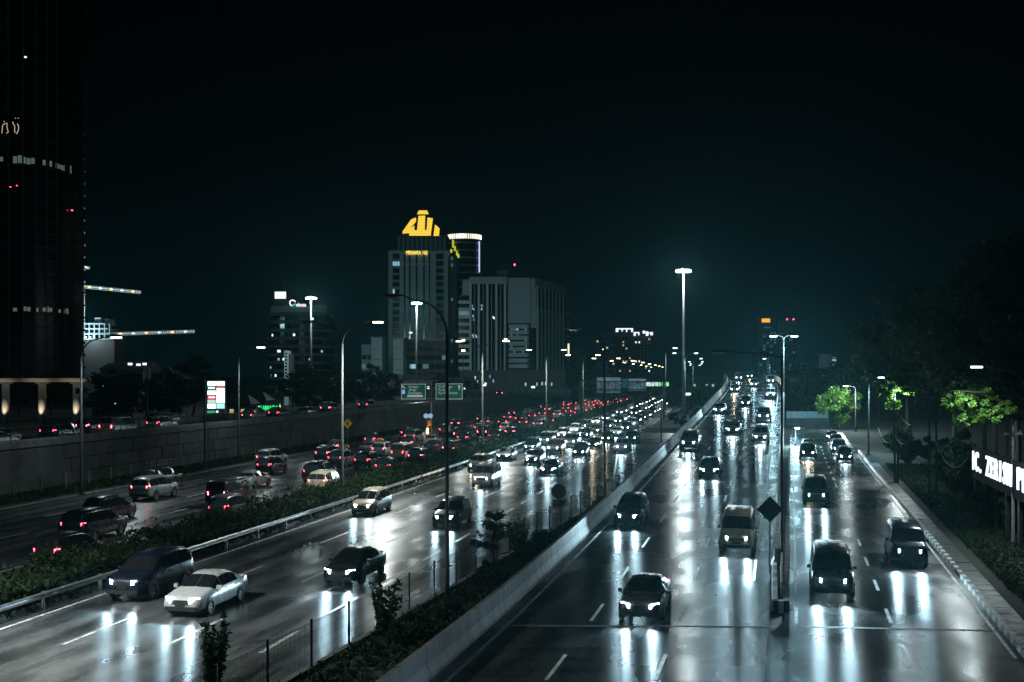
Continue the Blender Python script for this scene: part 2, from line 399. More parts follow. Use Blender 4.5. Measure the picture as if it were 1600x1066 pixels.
sweep_mb([(-.07, 0), (.07, 0), (.05, .62), (-.05, .62)], lambda y: Vector(((isl_l(y)+isl_r(y))/2+.12, y, .3)), frange(47, 60, 2)).build('divider_wall', m_parap, isl)
sweep_mb([(-.1, 0), (.1, 0), (.08, .95), (-.08, .95)], lambda y: Vector((isl_l(y)+.75+.004*(y-55), y, .3)), frange(74, 128, 3)).build('divider_wall', m_parap, isl)

# striped kerb and pavement at the right
kb = thing('striped_kerb', 'black and white painted kerb along the right of the service road', 'kerb')
def kx(y): return SL.x(y)+7.82+.004*(y-42)
yy = 30.0; kk = 0
kprof = [(-.12, -.1), (.14, -.1), (.14, .2), (-.07, .2)]
while yy < 140:
    st = .62; sweep_mb(kprof, lambda y: Vector((kx(y), y, 0)), [yy, yy+st-.025]).build('kerb_stone', (m_kerbw, m_kerbb)[kk % 2], kb); yy += st; kk += 1
pv = thing('pavement', 'narrow paved footway strip behind the striped kerb', 'pavement'); pv['kind'] = 'structure'
yy = 30.0
while yy < 120:
    rr_ = random.uniform(-.012, .012)
    for c in range(1):
        sweep_mb([(.16+c*.78, -.05), (.16+c*.78+.76, -.05), (.16+c*.78+.76, .17+rr_), (.16+c*.78, .17+rr_)], lambda y: Vector((kx(y), y, 0)), [yy, yy+1.17]).build('paving_slab', m_pave, pv)
    yy += 1.2
del pv['category']

# mesh fence on a low wall along the near highway
fw = tag(sweep_mb([(-.12, -.1), (.14, -.1), (.12, .55), (-.1, .55)], lambda y: Vector((fence_x(y)+.15, y, 0)), frange(22, 100, 3)).build('fence_wall', m_concd), 'low stained concrete wall under the mesh fence', 'wall')
fn = thing('mesh_fence', 'dark welded mesh fence with posts between highway and planted strip', 'fence')
step = 2.75; y = 24.0
while y < 96:
    p = Vector((fence_x(y)+.15, y, .55)); q = Vector((fence_x(y+step)+.15, y+step, .55))
    MB().box(p.x-.035, p.x+.035, p.y-.035, p.y+.035, .5, 1.98).build('fence_post', m_dark, fn)
    wm = MB(); nv = 34 if y < 62 else 17
    for i in range(1, nv):
        c = p.lerp(q, i/nv); wm.tube([(c.x, c.y, .62), (c.x, c.y, 1.9)], .007 if y < 62 else .010, 3, False)
    for zz in (.66, .92, .98, 1.24, 1.5, 1.56, 1.86):
        wm.tube([(p.x, p.y, zz), (q.x, q.y, zz)], .007, 3, False)
    wm.build('mesh_panel', m_wire, fn); y += step

# guardrail in front of the hedge
gr = thing('guardrail', 'galvanised steel guardrail in front of the median hedge', 'guardrail')
def grx(y): return E.x(y)-11.75
wprof = [(.0, .42), (.05, .47), (.0, .52), (.0, .57), (.05, .62), (.0, .67), (-.02, .67), (.02, .62), (-.02, .57), (-.02, .52), (.02, .47), (-.02, .42)]
y = 26.0
while y < 330:
    st = 4.0 if y < 140 else 8.0
    sweep_mb(wprof, lambda yy: Vector((grx(yy), yy, .05)), frange(y, y+st+.06, 2)).build('rail', m_galv, gr)
    MB().box(grx(y)-.13, grx(y)-.03, y-.05, y+.05, -.05, .74).build('rail_post', m_galv, gr); y += st

# retaining wall of staggered concrete panels below the upper road
m_wallback = mat('wall_joint', (.03, .031, .03), .9)
m_panel = mat('wall_panel', (.024, .027, .026), .8, noise=.75, nscale=.5, bump=.3, bscale=6)
rw_ = thing('retaining_wall', 'long retaining wall of staggered concrete panels under the raised road', 'wall')
def wx(y): return E.x(y)-41.0
sweep_mb([(-.3, -.1), (-.06, -.1), (-.06, UPZ+.1), (-.3, UPZ+.1)], lambda y: Vector((wx(y), y, 0)), frange(50, 420, 5)).build('wall_core', m_wallback, rw_)
ph = UPZ/3; ra = random.Random(3)
for r_ in range(3):
    y = 96.0+(1.1 if r_ % 2 else 0)
    while y < 250:
        st = 2.2; d = ra.uniform(-.02, .05)
        sweep_mb([(-.05, ph*r_+.03), (.04+d, ph*r_+.05), (.04+d, ph*(r_+1)-.05), (-.05, ph*(r_+1)-.03)], lambda yy: Vector((wx(yy), yy, 0)), [y+.04, y+st-.04]).build('wall_panel', m_panel, rw_); y += st
sweep_mb([(-.05, .03), (.04, .05), (.04, UPZ-.1), (-.05, UPZ-.06)], lambda yy: Vector((wx(yy), yy, 0)), frange(50, 95.9, 4)).build('wall_face', m_panel, rw_)
sweep_mb([(-.05, .03), (.04, .05), (.04, UPZ-.1), (-.05, UPZ-.06)], lambda yy: Vector((wx(yy), yy, 0)), frange(252.5, 420, 6)).build('wall_face', m_panel, rw_)
up = thing('concrete_parapet', 'concrete kerb parapet on the edge of the raised road', 'parapet')
segmented(up, 'parapet_segment', [(-.32, .1), (.1, .1), (.1, .62), (-.06, .75), (-.22, .75)], lambda y: Vector((wx(y), y, UPZ)), 50, 420, 6, m_concd)
rl = thing('steel_railing', 'thin steel railing standing on the raised road parapet', 'railing')
y = 70.0
while y < 150:
    MB().box(wx(y)-.17, wx(y)-.11, y-.03, y+.03, UPZ+.73, UPZ+1.75).build('railing_post', m_dark, rl); y += 3.2
for zz in (1.2, 1.72):
    MB().tube([(wx(yy)-.14, yy, UPZ+zz) for yy in frange(70, 150, 5)], .025, 5).build('handrail', m_dark, rl)
bp2 = thing('concrete_parapet', 'far concrete parapet behind the cars of the raised road', 'parapet')
segmented(bp2, 'parapet_segment', [(-.25, -.3), (.1, -.3), (.1, .8), (-.1, .8)], lambda y: Vector((E.x(y)-51.1, y, UPZ)), 60, 420, 12, m_conc)
# steel chain fence at the foot of the verge
vf = thing('verge_fence', 'low post and rail fence on the verge below the retaining wall', 'fence')
y = 70.0
while y < 190:
    MB().box(E.x(y)-39.55, E.x(y)-39.45, y-.05, y+.05, -.05, 1.3).build('fence_post', m_conc, vf); y += 3.4
for zz in (.5, .85, 1.2): MB().tube([(E.x(yy)-39.5, yy, zz) for yy in frange(70, 190, 6)], .018, 4).build('fence_rail', m_wire, vf)

# cross bridge far left
cb = thing('cross_bridge', 'low concrete bridge crossing behind the green road signs', 'bridge')
Yb = 330; x0, x1 = ax(430, Yb), ax(892, Yb)
MB().box(x0, x1, Yb, Yb+9, 3.0, 4.1).build('deck', m_concd, cb)
n = 22
for i in range(n): MB().box(x0+(x1-x0)*i/n+.02, x0+(x1-x0)*(i+1)/n-.02, Yb-.15, Yb+.15, 4.1, 5.15).build('parapet_panel', m_conc, cb)
for i in range(7): MB().box(x0+6+(x1-x0-12)*i/6-.6, x0+6+(x1-x0-12)*i/6+.6, Yb+2, Yb+6, -.1, 3.0).build('pier', m_concd, cb)

# planted gore between highway and flyover
gore = ribbon('planted_bank', m_earth, lambda y: Vector((E.x(y)+1.5+min(2.5, (y-186)*.05), y, .35)), lambda y: Vector((RL.x(y)-.5, y, .35)), frange(186, 400, 5), 4)
struct(gore, 'planted bank between highway and flyover')
nk = thing('gore_kerb', 'pale concrete kerb round the nose of the planted bank beside the highway', 'kerb')
segmented(nk, 'kerb_stone', [(-.15, -.1), (.15, -.1), (.1, .75), (-.1, .75)], lambda y: Vector((E.x(y)+1.5+min(2.5, (y-186)*.05), y, 0)), 187, 420, 5, m_conc)
MB().box(E.x(186)+1.4, RL.x(186)-.5, 185.6, 185.95, -.1, .8).build('kerb_stone', m_conc, nk)
strip = ribbon('planted_strip', m_earth, lambda y: Vector((fence_x(y)+.25, y, .42)), lambda y: Vector((RL.x(y)-.38, y, .30)), frange(20, 112, 4), 4)
struct(strip, 'dark planted strip between the mesh fence and the flyover barrier')

# ------------------------------------------------------------------ street lamps
WARM = (.80, .95, .97); COOL = (.48, .84, 1.0); YEL = (.88, .95, .90)
def lamp_head(root, pos, ang, lit, power, color, lens, name='lamp_head', s=1.0, bare=False):
    """flat luminaire pointing along ang (0 = +X)"""
    hb = MB(); c, sn = math.cos(ang), math.sin(ang)
    L0 = .85*s; secs = [(0, .06, .05), (.15, .11, .07), (.5, .15, .09), (.85, .12, .05)]
    vs = []; fs = []
    for d, wd, h in secs:
        for yy, zz in ((-wd, -.02), (wd, -.02), (wd*.7, h), (-wd*.7, h)):
            X = d*s; vs.append((pos[0]+X*c-yy*s*sn, pos[1]+X*sn+yy*s*c, pos[2]+zz*s))
    for i in range(3):
        for j in range(4): fs.append((i*4+j, i*4+(j+1) % 4, i*4+4+(j+1) % 4, i*4+4+j))
    fs += [(3, 2, 1, 0), (12, 13, 14, 15)]
    hb.add(vs, fs); h = hb.build(name, m_pole, root)
    lp = (pos[0]+.5*s*c, pos[1]+.5*s*sn, pos[2])
    lb = MB(); lb.add([(lp[0]+a*c-b2*sn, lp[1]+a*sn+b2*c, lp[2]+zz) for zz in (-.03*s, -.11*s) for a, b2 in ((-.27*s, -.11*s), (.27*s, -.11*s), (.27*s, .11*s), (-.27*s, .11*s))],
                      [(3, 2, 1, 0), (4, 5, 6, 7), (0, 1, 5, 4), (1, 2, 6, 5), (2, 3, 7, 6), (3, 0, 4, 7)])
    lb.build('lens', lens if lit else m_lens_off, h)
    if lit and power: lamp('lamp_light', 'POINT' if bare is True else 'SPOT', (lp[0], lp[1], lp[2]-.5*s), power, color, root, .34*s, (0, 0, 0), R(160), .8)
def arm_pole(label, base, hgt, reach, ang, lit=True, power=0, color=WARM, lens=None, group='curved arm street lamps', name='street_lamp', rise=1.6, r=.10, double=False, lit2=False, lensm=None, power2=0, s=1.0, bare=False):
    t = thing(name, label, 'street lamp', base, 0, group)
    straight = hgt-rise
    MB().tube([(0, 0, -.1), (0, 0, .8), (0, 0, straight)], [r*1.25, r*1.15, r*.75], 10).build('pole', m_pole, t, True)
    MB().box(-.2, .2, -.2, .2, -.05, .06).build('base_plate', m_dark, t)
    for k, (a, li, pw) in enumerate([(ang, lit, power)]+([(ang+math.pi, lit2, power2)] if double else [])):
        pts = []
        for i in range(9):
            u = i/8*math.pi/2; pts.append((reach*(1-math.cos(u))*math.cos(a)*.75, reach*(1-math.cos(u))*math.sin(a)*.75, straight-.02+rise*math.sin(u)*.9))
        ex = pts[-1]; end = (reach*math.cos(a), reach*math.sin(a), hgt); pts.append(end)
        MB().tube(pts, [r*.72-.03*i/9 for i in range(10)], 8).build('arm', m_pole, t, True)
        lamp_head(t, end, a, li, pw, color, lensm or m_lens_w, s=s, bare=bare)
    return t
def bp_(px, Y, z=0.0): return (ax(px, Y), Y, z)
PW = 7000
arm_pole('street lamp with glowing head beside the lit columns at far left', bp_(127, 90), 12.5, 2.0, R(5), True, PW*.35, WARM, s=1.4)
arm_pole('unlit street lamp on the raised road right of the canopy', bp_(230, 133, UPZ), 8.6, 1.5, R(5), False)
arm_pole('unlit lamp post left of the bright white sign board', bp_(320, 116), 12.6, 1.8, R(8), False)
arm_pole('lit street lamp right of the bright white sign board', bp_(373, 123), 12.5, 1.6, R(8), True, PW*.35, WARM, s=1.5)
arm_pole('tall unlit lamp post by the mesh fence, nearest the camera', (fence_x(46.5)+.5, 46.5, .4), 12.3, 1.75, R(180), False, r=.082)
arm_pole('second unlit lamp post by the mesh fence, behind the round sign', (fence_x(80)+.45, 80, .4), 12.3, 1.7, R(180), False, r=.082)
arm_pole('third unlit lamp post beside the flyover barrier, near the planted nose', (ax(1033, 161), 161, 0), 13.4, 1.7, R(180), False, r=.09)
# double-arm lamps in the median, 47 m apart
for i, Y in enumerate((84, 131, 178, 225, 272, 319, 366, 413, 470, 530, 600, 37)):
    base = (E.x(Y)-13.3, Y, 0)
    nth = ['nearest', 'second', 'third', 'fourth', 'fifth', 'sixth', 'seventh', 'eighth', 'ninth', 'tenth', 'eleventh', 'just out of the picture left'][i]
    arm_pole('double arm lamp in the median hedge, %s' % (nth+' from the camera in view' if i < 11 else nth), base, 13.4, 2.1, E.ang(Y), True, PW*(2.0 if Y < 90 else 1.1) if Y < 230 else 0, YEL, double=True, lit2=i > 0, power2=PW*.7 if (0 < i < 3 or i == 11) else 0,
             lensm=m_lens_y, group='double arm median lamps', s=1.3 if Y < 200 else 1.7)
for i, Y in enumerate((240, 320, 400, 480, 560)):
    arm_pole('lamp right of the highway behind the planted bank, %s in its row' % ['first', 'second', 'third', 'fourth', 'fifth'][i], (E.x(Y)+6.5, Y, 0), 14.0, 1.7, 0, True, PW*.8 if i < 2 else 0, COOL, double=True, lit2=True, lensm=m_lens_c, group='lamps right of the highway', s=1.2)
arm_pole('single lit lamp above the highway left of the flyover crest', bp_(1040, 300), 16.5, 1.6, 0, True, PW, WARM, s=1.8, group='lamps right of the highway')
# the flyover lamps
Yt = 190; tw = arm_pole('twin headed bluish lamp on the flyover right parapet', (RL.x(Yt)+RW+.3, Yt, RL.z(Yt)), 10.4, .75, 0, True, PW*1.0, COOL, double=True, lit2=True, power2=PW*1.0, rise=.7, lensm=m_lens_c, s=2.0, bare=True, group='flyover lamps')
arm_pole('small lit lamp beyond the flyover crest', (ax(1203, 300), 300, 8.7), 5.0, .8, R(180), True, PW*.5, COOL, lensm=m_lens_c, s=1.3, group='flyover lamps')
t = arm_pole('unlit lamp post with long straight arm on the island nose', (isl_l(55)+.5, 55, .3), 10.3, 2.6, R(180), False, rise=.35, r=.06, group='flyover lamps')
# service road lamps
arm_pole('lit lamp reaching in over the verge from the right picture edge', (27.2, 60, 0), 9.95, 2.2, R(180), True, PW*.55, WARM, lensm=m_lens_c, rise=1.5, bare='cut', group='service road lamps')
arm_pole('lit lamp over the kerb, second along the service road', (ax(1357, 135)-.0, 135, 0), 9.2, 1.0, R(10), True, PW*.8, COOL, lensm=m_lens_c, rise=.7, s=1.3, bare='cut', group='service road lamps')
arm_pole('lit lamp behind the brightly lit round tree', (ax(1337, 190), 190, 0), 7.6, 1.0, R(180), True, PW*.8, WARM, lensm=m_lens_w, rise=.6, s=1.3, bare=True, group='service road lamps')
arm_pole('lit lamp hidden among bright green leaves over the verge', (ax(1398, 100), 100, 0), 8.3, .5, R(10), True, PW*.5, WARM, lensm=m_lens_c, rise=.3, s=.7, r=.07, bare=True, group='service road lamps')
arm_pole('short floodlight mast at the foot of the flyover wall', (ax(1243, 152), 152, 0), 2.5, .45, R(265), True, PW*.5, COOL, lensm=m_lens_c, rise=.4, s=2.0, bare=True, group='service road lamps')

def high_mast(label, px, py, Y, col, lens, power, n=8):
    z = at(px, py, Y).z; t = thing('high_mast_light', label, 'light mast', (ax(px, Y), Y, 0), 0, 'high mast lights')
    MB().tube([(0, 0, -.1), (0, 0, z*.5), (0, 0, z+.6)], [.42, .3, .17], 12).build('mast', m_galv, t, True)
    ring = MB(); ring.tube([(1.05*math.cos(2*math.pi*i/16), 1.05*math.sin(2*math.pi*i/16), z+.25) for i in range(17)], .06, 6)
    for i in range(4): ring.tube([(0, 0, z+.25), (1.05*math.cos(i*math.pi/2), 1.05*math.sin(i*math.pi/2), z+.25)], .05, 5)
    ring.build('carrier_ring', m_galv, t)
    for i in range(n):
        a = 2*math.pi*i/n; c = (1.3*math.cos(a), 1.3*math.sin(a))
        fl = MB().box(c[0]-.3, c[0]+.3, c[1]-.3, c[1]+.3, z+.0, z+.22, a, c).build('floodlight', m_dark, t)
        MB().box(c[0]-.27, c[0]+.27, c[1]-.27, c[1]+.27, z-.45, z-.02, a, c).build('lens', lens, fl)
    lamp('mast_light', 'POINT', (0, 0, z-.7), power, col, t, 1.1)
high_mast('tall high mast light at left, in front of the curved office block', 486, 465, 327, WARM, m_lens_w, 24000)
high_mast('tall high mast light in front of the tower with golden lettering', 651, 473, 351, WARM, m_lens_w, 22000)
high_mast('tallest looking high mast light standing between highway and flyover', 1068, 422, 241, WARM, m_lens_w, 24000)

# ------------------------------------------------------------------ cars
def lerp(a, b, t): return a+(b-a)*t
STN = {  # y, half width, bottom, belt, roof, roof half width
 'minivan': dict(L=4.25, wb=(1.33, -1.33), wr=.32, st=[(2.12, .60, .34, .60, .63, .50), (2.06, .72, .27, .74, .78, .60), (1.86, .80, .24, .86, .92, .66), (1.15, .83, .23, .98, 1.06, .68), (.42, .83, .23, 1.0, 1.55, .60), (.05, .83, .23, 1.0, 1.66, .61), (-.9, .83, .23, 1.02, 1.69, .61), (-1.6, .83, .24, 1.04, 1.65, .60), (-1.9, .82, .26, 1.04, 1.52, .58), (-2.07, .79, .30, 1.02, 1.09, .60), (-2.13, .70, .36, .80, .84, .58)], ws=(3, 5), rs=(7, 9), side=(4, 8), hz=.70, tz=.95),
 'sedan': dict(L=4.5, wb=(1.36, -1.32), wr=.31, st=[(2.24, .58, .32, .56, .59, .48), (2.17, .72, .25, .68, .72, .60), (1.9, .82, .22, .78, .83, .66), (.98, .85, .21, .92, .98, .68), (.28, .85, .21, .93, 1.38, .56), (-.1, .85, .21, .94, 1.44, .57), (-.7, .85, .21, .95, 1.42, .57), (-1.15, .85, .22, .96, 1.28, .56), (-1.65, .84, .23, .97, 1.04, .66), (-2.12, .80, .27, .95, 1.0, .64), (-2.25, .68, .36, .80, .84, .56)], ws=(3, 5), rs=(6, 8), side=(4, 7), hz=.66, tz=.82),
 'suv': dict(L=4.7, wb=(1.42, -1.38), wr=.38, st=[(2.33, .66, .42, .74, .78, .56), (2.28, .78, .36, .90, .95, .66), (2.08, .88, .32, 1.02, 1.08, .74), (1.2, .91, .30, 1.10, 1.17, .74), (.62, .91, .30, 1.12, 1.68, .66), (.2, .91, .30, 1.12, 1.79, .67), (-.9, .91, .30, 1.14, 1.82, .67), (-1.85, .91, .31, 1.15, 1.77, .66), (-2.1, .90, .33, 1.15, 1.62, .64), (-2.27, .86, .38, 1.12, 1.2, .66), (-2.33, .78, .45, .9, .95, .64)], ws=(3, 5), rs=(7, 9), side=(4, 8), hz=.86, tz=1.05),
 'van': dict(L=4.6, wb=(1.45, -1.3), wr=.33, st=[(2.28, .70, .36, .80, .85, .60), (2.22, .80, .28, .95, 1.02, .70), (2.0, .86, .25, 1.06, 1.14, .74), (1.72, .88, .24, 1.10, 1.22, .76), (1.2, .88, .24, 1.12, 1.80, .72), (.9, .88, .24, 1.12, 1.92, .73), (-.9, .88, .24, 1.12, 1.97, .74), (-1.9, .88, .25, 1.12, 1.95, .74), (-2.2, .87, .28, 1.12, 1.86, .72), (-2.28, .85, .32, 1.10, 1.3, .74), (-2.3, .80, .4, .9, 1.0, .72)], ws=(3, 5), rs=(7, 9), side=(4, 8), hz=.82, tz=1.05),
}
def ring(st):
    y, w, zb, be, ro, rw_ = st; d = max(ro-be, .02)
    h = [(0, zb), (w*.82, zb), (w, zb+.13), (w*1.0, lerp(zb, be, .62)), (w*.955, be), (lerp(w*.955, rw_, .85), be+d*.82), (rw_*.86, be+d*.985), (0, ro+.015)]
    return [(x, y, z) for x, z in h]+[(-x, y, z) for x, z in reversed(h[1:-1])]
PAINT = {'white': (.45, .46, .46), 'silver': (.26, .27, .28), 'black': (.012, .012, .014), 'grey': (.10, .105, .11), 'dark red': (.07, .008, .009), 'dark blue': (.006, .010, .020), 'light blue': (.10, .24, .38), 'beige': (.34, .29, .22)}
def paint(c):
    return mat('car_paint_'+c.replace(' ', '_'), PAINT[c], .28, .35 if c in ('silver', 'grey') else 0.0, noise=.06, nscale=2, rvar=.06)
_wheel = {}
def wheel_meshes(r):
    if r not in _wheel:
        ty = MB(); n = 18; prof = [(r*.62, -.1), (r*.96, -.1), (r, -.07), (r, .07), (r*.96, .1), (r*.62, .1)]
        vs = []; fs = []; k = len(prof)
        for i in range(n):
            a = 2*math.pi*i/n
            for q, x in prof: vs.append((x, q*math.cos(a), q*math.sin(a)))
        for i in range(n):
            for j in range(k): fs.append((i*k+j, i*k+(j+1) % k, ((i+1) % n)*k+(j+1) % k, ((i+1) % n)*k+j))
        ty.add(vs, fs)
        rm = MB(); rm.tube([(-.07, 0, 0), (.07, 0, 0)], r*.6, 14)
        for i in range(5):
            a = 2*math.pi*i/5; rm.add([(sx_*.085, math.cos(a+o)*q*r, math.sin(a+o)*q*r) for sx_ in (-1, 1) for o, q in ((-.5, .1), (-.16, .58), (.16, .58), (.5, .1))],
                                      [(0, 1, 2, 3), (7, 6, 5, 4), (0, 4, 5, 1), (1, 5, 6, 2), (2, 6, 7, 3)])
        _wheel[r] = (ty.mesh('tyre', m_tyre, True), rm.mesh('rim', m_rim))
    return _wheel[r]
_car = {}
def car_meshes(kind, color, warm):
    key = (kind, color, warm)
    if key in _car: return _car[key]
    D = STN[kind]; st = D['st']; rings = [ring(s) for s in st]; n = 14
    body = MB(); gl = {'windscreen': MB(), 'rear_window': MB(), 'side_window_a': MB(), 'side_window_b': MB()}
    vs = [p for r_ in rings for p in r_]; fs = []
    def addg(k, idx, dn):
        P = [Vector(vs[i]) for i in idx]; c = sum(P, Vector())/4
        gl[k].add([c+(p-c)*.955+dn for p in P], [(0, 1, 2, 3)])
    ws, rs, sd = D['ws'], D['rs'], D['side']
    for i in range(len(rings)-1):
        for j in range(n):
            a, b2 = i*n+j, i*n+(j+1) % n; f = (a, a+n, b2+n, b2); fs.append(f)
            if sd[0] <= i < sd[1] and j == 4: addg('side_window_a', f, Vector((.012, 0, .004)))
            if sd[0] <= i < sd[1] and j == 9: addg('side_window_b', f, Vector((-.012, 0, .004)))
            if i == ws[0] and j in (5, 6, 7, 8): addg('windscreen', f, Vector((0, .012, .012)))
            if i == ws[0] and j == 4: addg('side_window_a', f, Vector((.012, .004, .004)))
            if i == ws[0] and j == 9: addg('side_window_b', f, Vector((-.012, .004, .004)))
            if i == rs[1]-1 and j in (5, 6, 7, 8): addg('rear_window', f, Vector((0, -.014, .008)))
    fs.append(tuple(range(n))); fs.append(tuple((len(rings)-1)*n+j for j in range(n-1, -1, -1)))
    body.add(vs, fs)
    pm = paint(color); out = {'body': body.mesh('body', pm, True)}
    for k, q in gl.items(): out[k] = q.mesh(k, m_glass)
    yf = st[1][0]; wf = st[1][1]; hz = D['hz']; hw = .17
    for s, nm in ((1, 'a'), (-1, 'b')):
        q = MB(); xo, xi = wf*1.0, wf*1.0-.34
        q.add([(s*xo*1.01, yf-.14, hz+.12), (s*xo*1.03, yf-.12, hz-.07), (s*xi, yf+.11, hz-.08), (s*xi, yf+.10, hz+.08), (s*(xo-.1), yf-.3, hz+.08), (s*(xo-.1), yf-.3, hz-.05), (s*xi, yf-.2, hz-.06), (s*xi, yf-.2, hz+.06)],
              [(0, 1, 2, 3), (4, 7, 6, 5), (0, 3, 7, 4), (1, 5, 6, 2), (2, 6, 7, 3), (0, 4, 5, 1)])
        out['headlight_'+nm] = q.mesh('headlight', m_headw if warm else m_head)
        yr = st[-2][0]; wr2 = st[-2][1]; tz = D['tz']; q = MB()
        q.add([(s*wr2*.97, yr+.10, tz+.14), (s*wr2*.99, yr+.08, tz-.12), (s*(wr2-.27), yr-.05, tz-.12), (s*(wr2-.24), yr-.045, tz+.12), (s*(wr2-.1), yr+.25, tz+.1), (s*(wr2-.1), yr+.25, tz-.1), (s*(wr2-.27), yr+.12, tz-.1), (s*(wr2-.27), yr+.12, tz+.1)],
              [(0, 1, 2, 3), (4, 7, 6, 5), (0, 3, 7, 4), (1, 5, 6, 2), (2, 6, 7, 3), (0, 4, 5, 1)])
        out['tail_'+nm] = q.mesh('tail_light', m_tail); out['brake_'+nm] = q.mesh('tail_light', m_brake)
    z0 = st[0][2]
    out['grille'] = MB().box(-.42, .42, yf-.05, yf+.075, hz-.14, hz+.03).mesh('grille', m_bump)
    out['bumper'] = MB().box(-wf*.9, wf*.9, yf-.12, st[0][0]+.02, z0-.04, z0+.12).mesh('bumper', m_bump)
    out['rear_bumper'] = MB().box(-wf*.95, wf*.95, st[-1][0]-.03, st[-1][0]+.2, z0-.03, z0+.16).mesh('rear_bumper', m_bump)
    out['number_plate'] = MB().box(-.22, .22, st[0][0]-.05, st[0][0]+.03, z0+.16, z0+.28).mesh('number_plate', m_plate)
    for s, nm in ((1, 'a'), (-1, 'b')):
        q = MB(); w0 = st[5][1]; zb0, be0 = st[5][2], st[5][3]
        for yy in (.72, -.28, -1.12):
            zs = (zb0+.14, lerp(zb0, be0, .62), be0-.01); xs_ = (w0+.004, w0+.004, w0*.955+.006)
            q.add([(s*x_, yy+o_, z_) for x_, z_ in zip(xs_, zs) for o_ in (-.012, .012)], [(0, 1, 3, 2), (2, 3, 5, 4)])
        out['seam_'+nm] = q.mesh('door_seam', m_bump); q = MB()
        for yy in (-.12, -.98): q.box(min(s*w0*.97, s*(w0*.97+.035)), max(s*w0*.97, s*(w0*.97+.035)), yy-.1, yy+.1, be0-.14, be0-.105)
        out['handle_'+nm] = q.mesh('door_handle', pm); q = MB()
        for yy in D['wb']:
            q.add([(s*(w0+.006), yy+D['wr']*1.22*math.cos(R(a_)), max(zb0, D['wr']+D['wr']*1.22*math.sin(R(a_)))) for a_ in range(-30, 211, 20)], [tuple(range(13))])
        out['arch_'+nm] = q.mesh('wheel_arch', m_bump)
    mm = MB()
    out['mirror_a'] = MB().box(st[3][1], st[3][1]+.16, .72, .86, st[3][3]+.0, st[3][3]+.14).mesh('mirror', pm)
    out['mirror_b'] = MB().box(-st[3][1]-.16, -st[3][1], .72, .86, st[3][3]+.0, st[3][3]+.14).mesh('mirror', pm)
    out['wheels'] = [(s*(st[4][1]-.065), yy, D['wr']) for s in (1, -1) for yy in D['wb']]; out['wr'] = D['wr']
    _car[key] = out; return out
HEADP = 1150
def car(kind, color, warm, pos, rz, pitch, label, group, detail=2, head=True, spots=0, brake=False):
    m = car_meshes(kind, color, warm)
    t = thing(kind, label, 'car' if kind in ('sedan', 'suv') else 'van', pos, 0, group)
    t.rotation_euler = (pitch, 0, rz); t.rotation_mode = 'XYZ'
    put('body', m['body'], t)
    if detail >= 1:
        put('windscreen', m['windscreen'], t); put('rear_window', m['rear_window'], t)
        put('side_window', m['side_window_a'], t); put('side_window', m['side_window_b'], t)
        ty, rm = wheel_meshes(m['wr'])
        for c in m['wheels']:
            w = put('wheel', ty, t, c); w.name = 'wheel'
            if detail >= 2: put('rim', rm, w)
    if detail >= 2:
        for k in ('grille', 'bumper', 'rear_bumper', 'number_plate'): put(k, m[k], t)
        for k, nm in (('seam', 'door_seam'), ('handle', 'door_handle'), ('arch', 'wheel_arch')):
            put(nm, m[k+'_a'], t); put(nm, m[k+'_b'], t)
        put('mirror', m['mirror_a'], t); put('mirror', m['mirror_b'], t)
    if head:
        put('headlight', m['headlight_a'], t); put('headlight', m['headlight_b'], t)
    if not head or detail >= 2:
        put('tail_light', m['brake_a' if brake else 'tail_a'], t); put('tail_light', m['brake_b' if brake else 'tail_b'], t)
    D = STN[kind]; yf = D['st'][1][0]+.27; xx = D['st'][1][1]-.2
    colr = (1.0, .80, .56) if warm else (.55, .85, 1.0)
    hp = HEADP*rc.uniform(.45, 1.6)
    if spots == 2:
        for s in (-1, 1): lamp('headlight_beam', 'SPOT', (s*xx, yf, D['hz']), hp, colr, t, .12, (R(86.5), 0, 0), R(78), .85)
    elif spots == 1: lamp('headlight_beam', 'SPOT', (0, yf, D['hz']), hp*2, colr, t, .16, (R(86.5), 0, 0), R(78), .85)
    return t
ORD = ['first', 'second', 'third', 'fourth', 'fifth', 'sixth', 'seventh', 'eighth', 'ninth', 'tenth', 'eleventh', 'twelfth', 'thirteenth', 'fourteenth', 'fifteenth', 'sixteenth', 'seventeenth', 'eighteenth', 'nineteenth', 'twentieth', 'twenty-first', 'twenty-second', 'twenty-third', 'twenty-fourth', 'twenty-fifth']
KN = ['minivan', 'sedan', 'suv', 'minivan', 'van', 'minivan', 'sedan', 'suv']; CN = ['silver', 'black', 'grey', 'black', 'grey', 'black', 'dark blue', 'white', 'grey', 'black', 'black', 'silver', 'beige', 'grey']
rc = random.Random(21)
def lane(P, off, ys, where, group, oncoming=True, z=0.0, jit=.25, warmp=.35, maxspot=185, zfun=None):
    for i, y in enumerate(ys):
        kd = rc.choice(KN); cl = rc.choice(CN); warm = rc.random() < warmp; o = off+rc.uniform(-jit, jit)
        x = P.x(y)+o; zz = (P.z(y) if zfun is None else zfun(y))+z
        sl = P.slope(y) if zfun is None else 0
        lab = '%s %s, %s lit, %s from camera in %s' % (cl, kd, 'headlights' if oncoming else 'tail lights', ORD[i], where)
        dt = 2 if y < 130 else (1 if y < 260 else 0)
        sp = 0
        if oncoming: sp = 2 if y < 95 else (1 if y < maxspot else 0)
        rz = P.ang(y)+(math.pi if oncoming else 0)
        car(kd, cl, warm, (x, y, zz+.003), rz, -sl if oncoming else sl, lab, group, dt, oncoming, sp, brake=(not oncoming and rc.random() < .5))
GN = 'cars coming along the near highway'; GF = 'cars driving away on the far highway'; GR_ = 'cars coming down the flyover'; GS = 'cars on the service road'
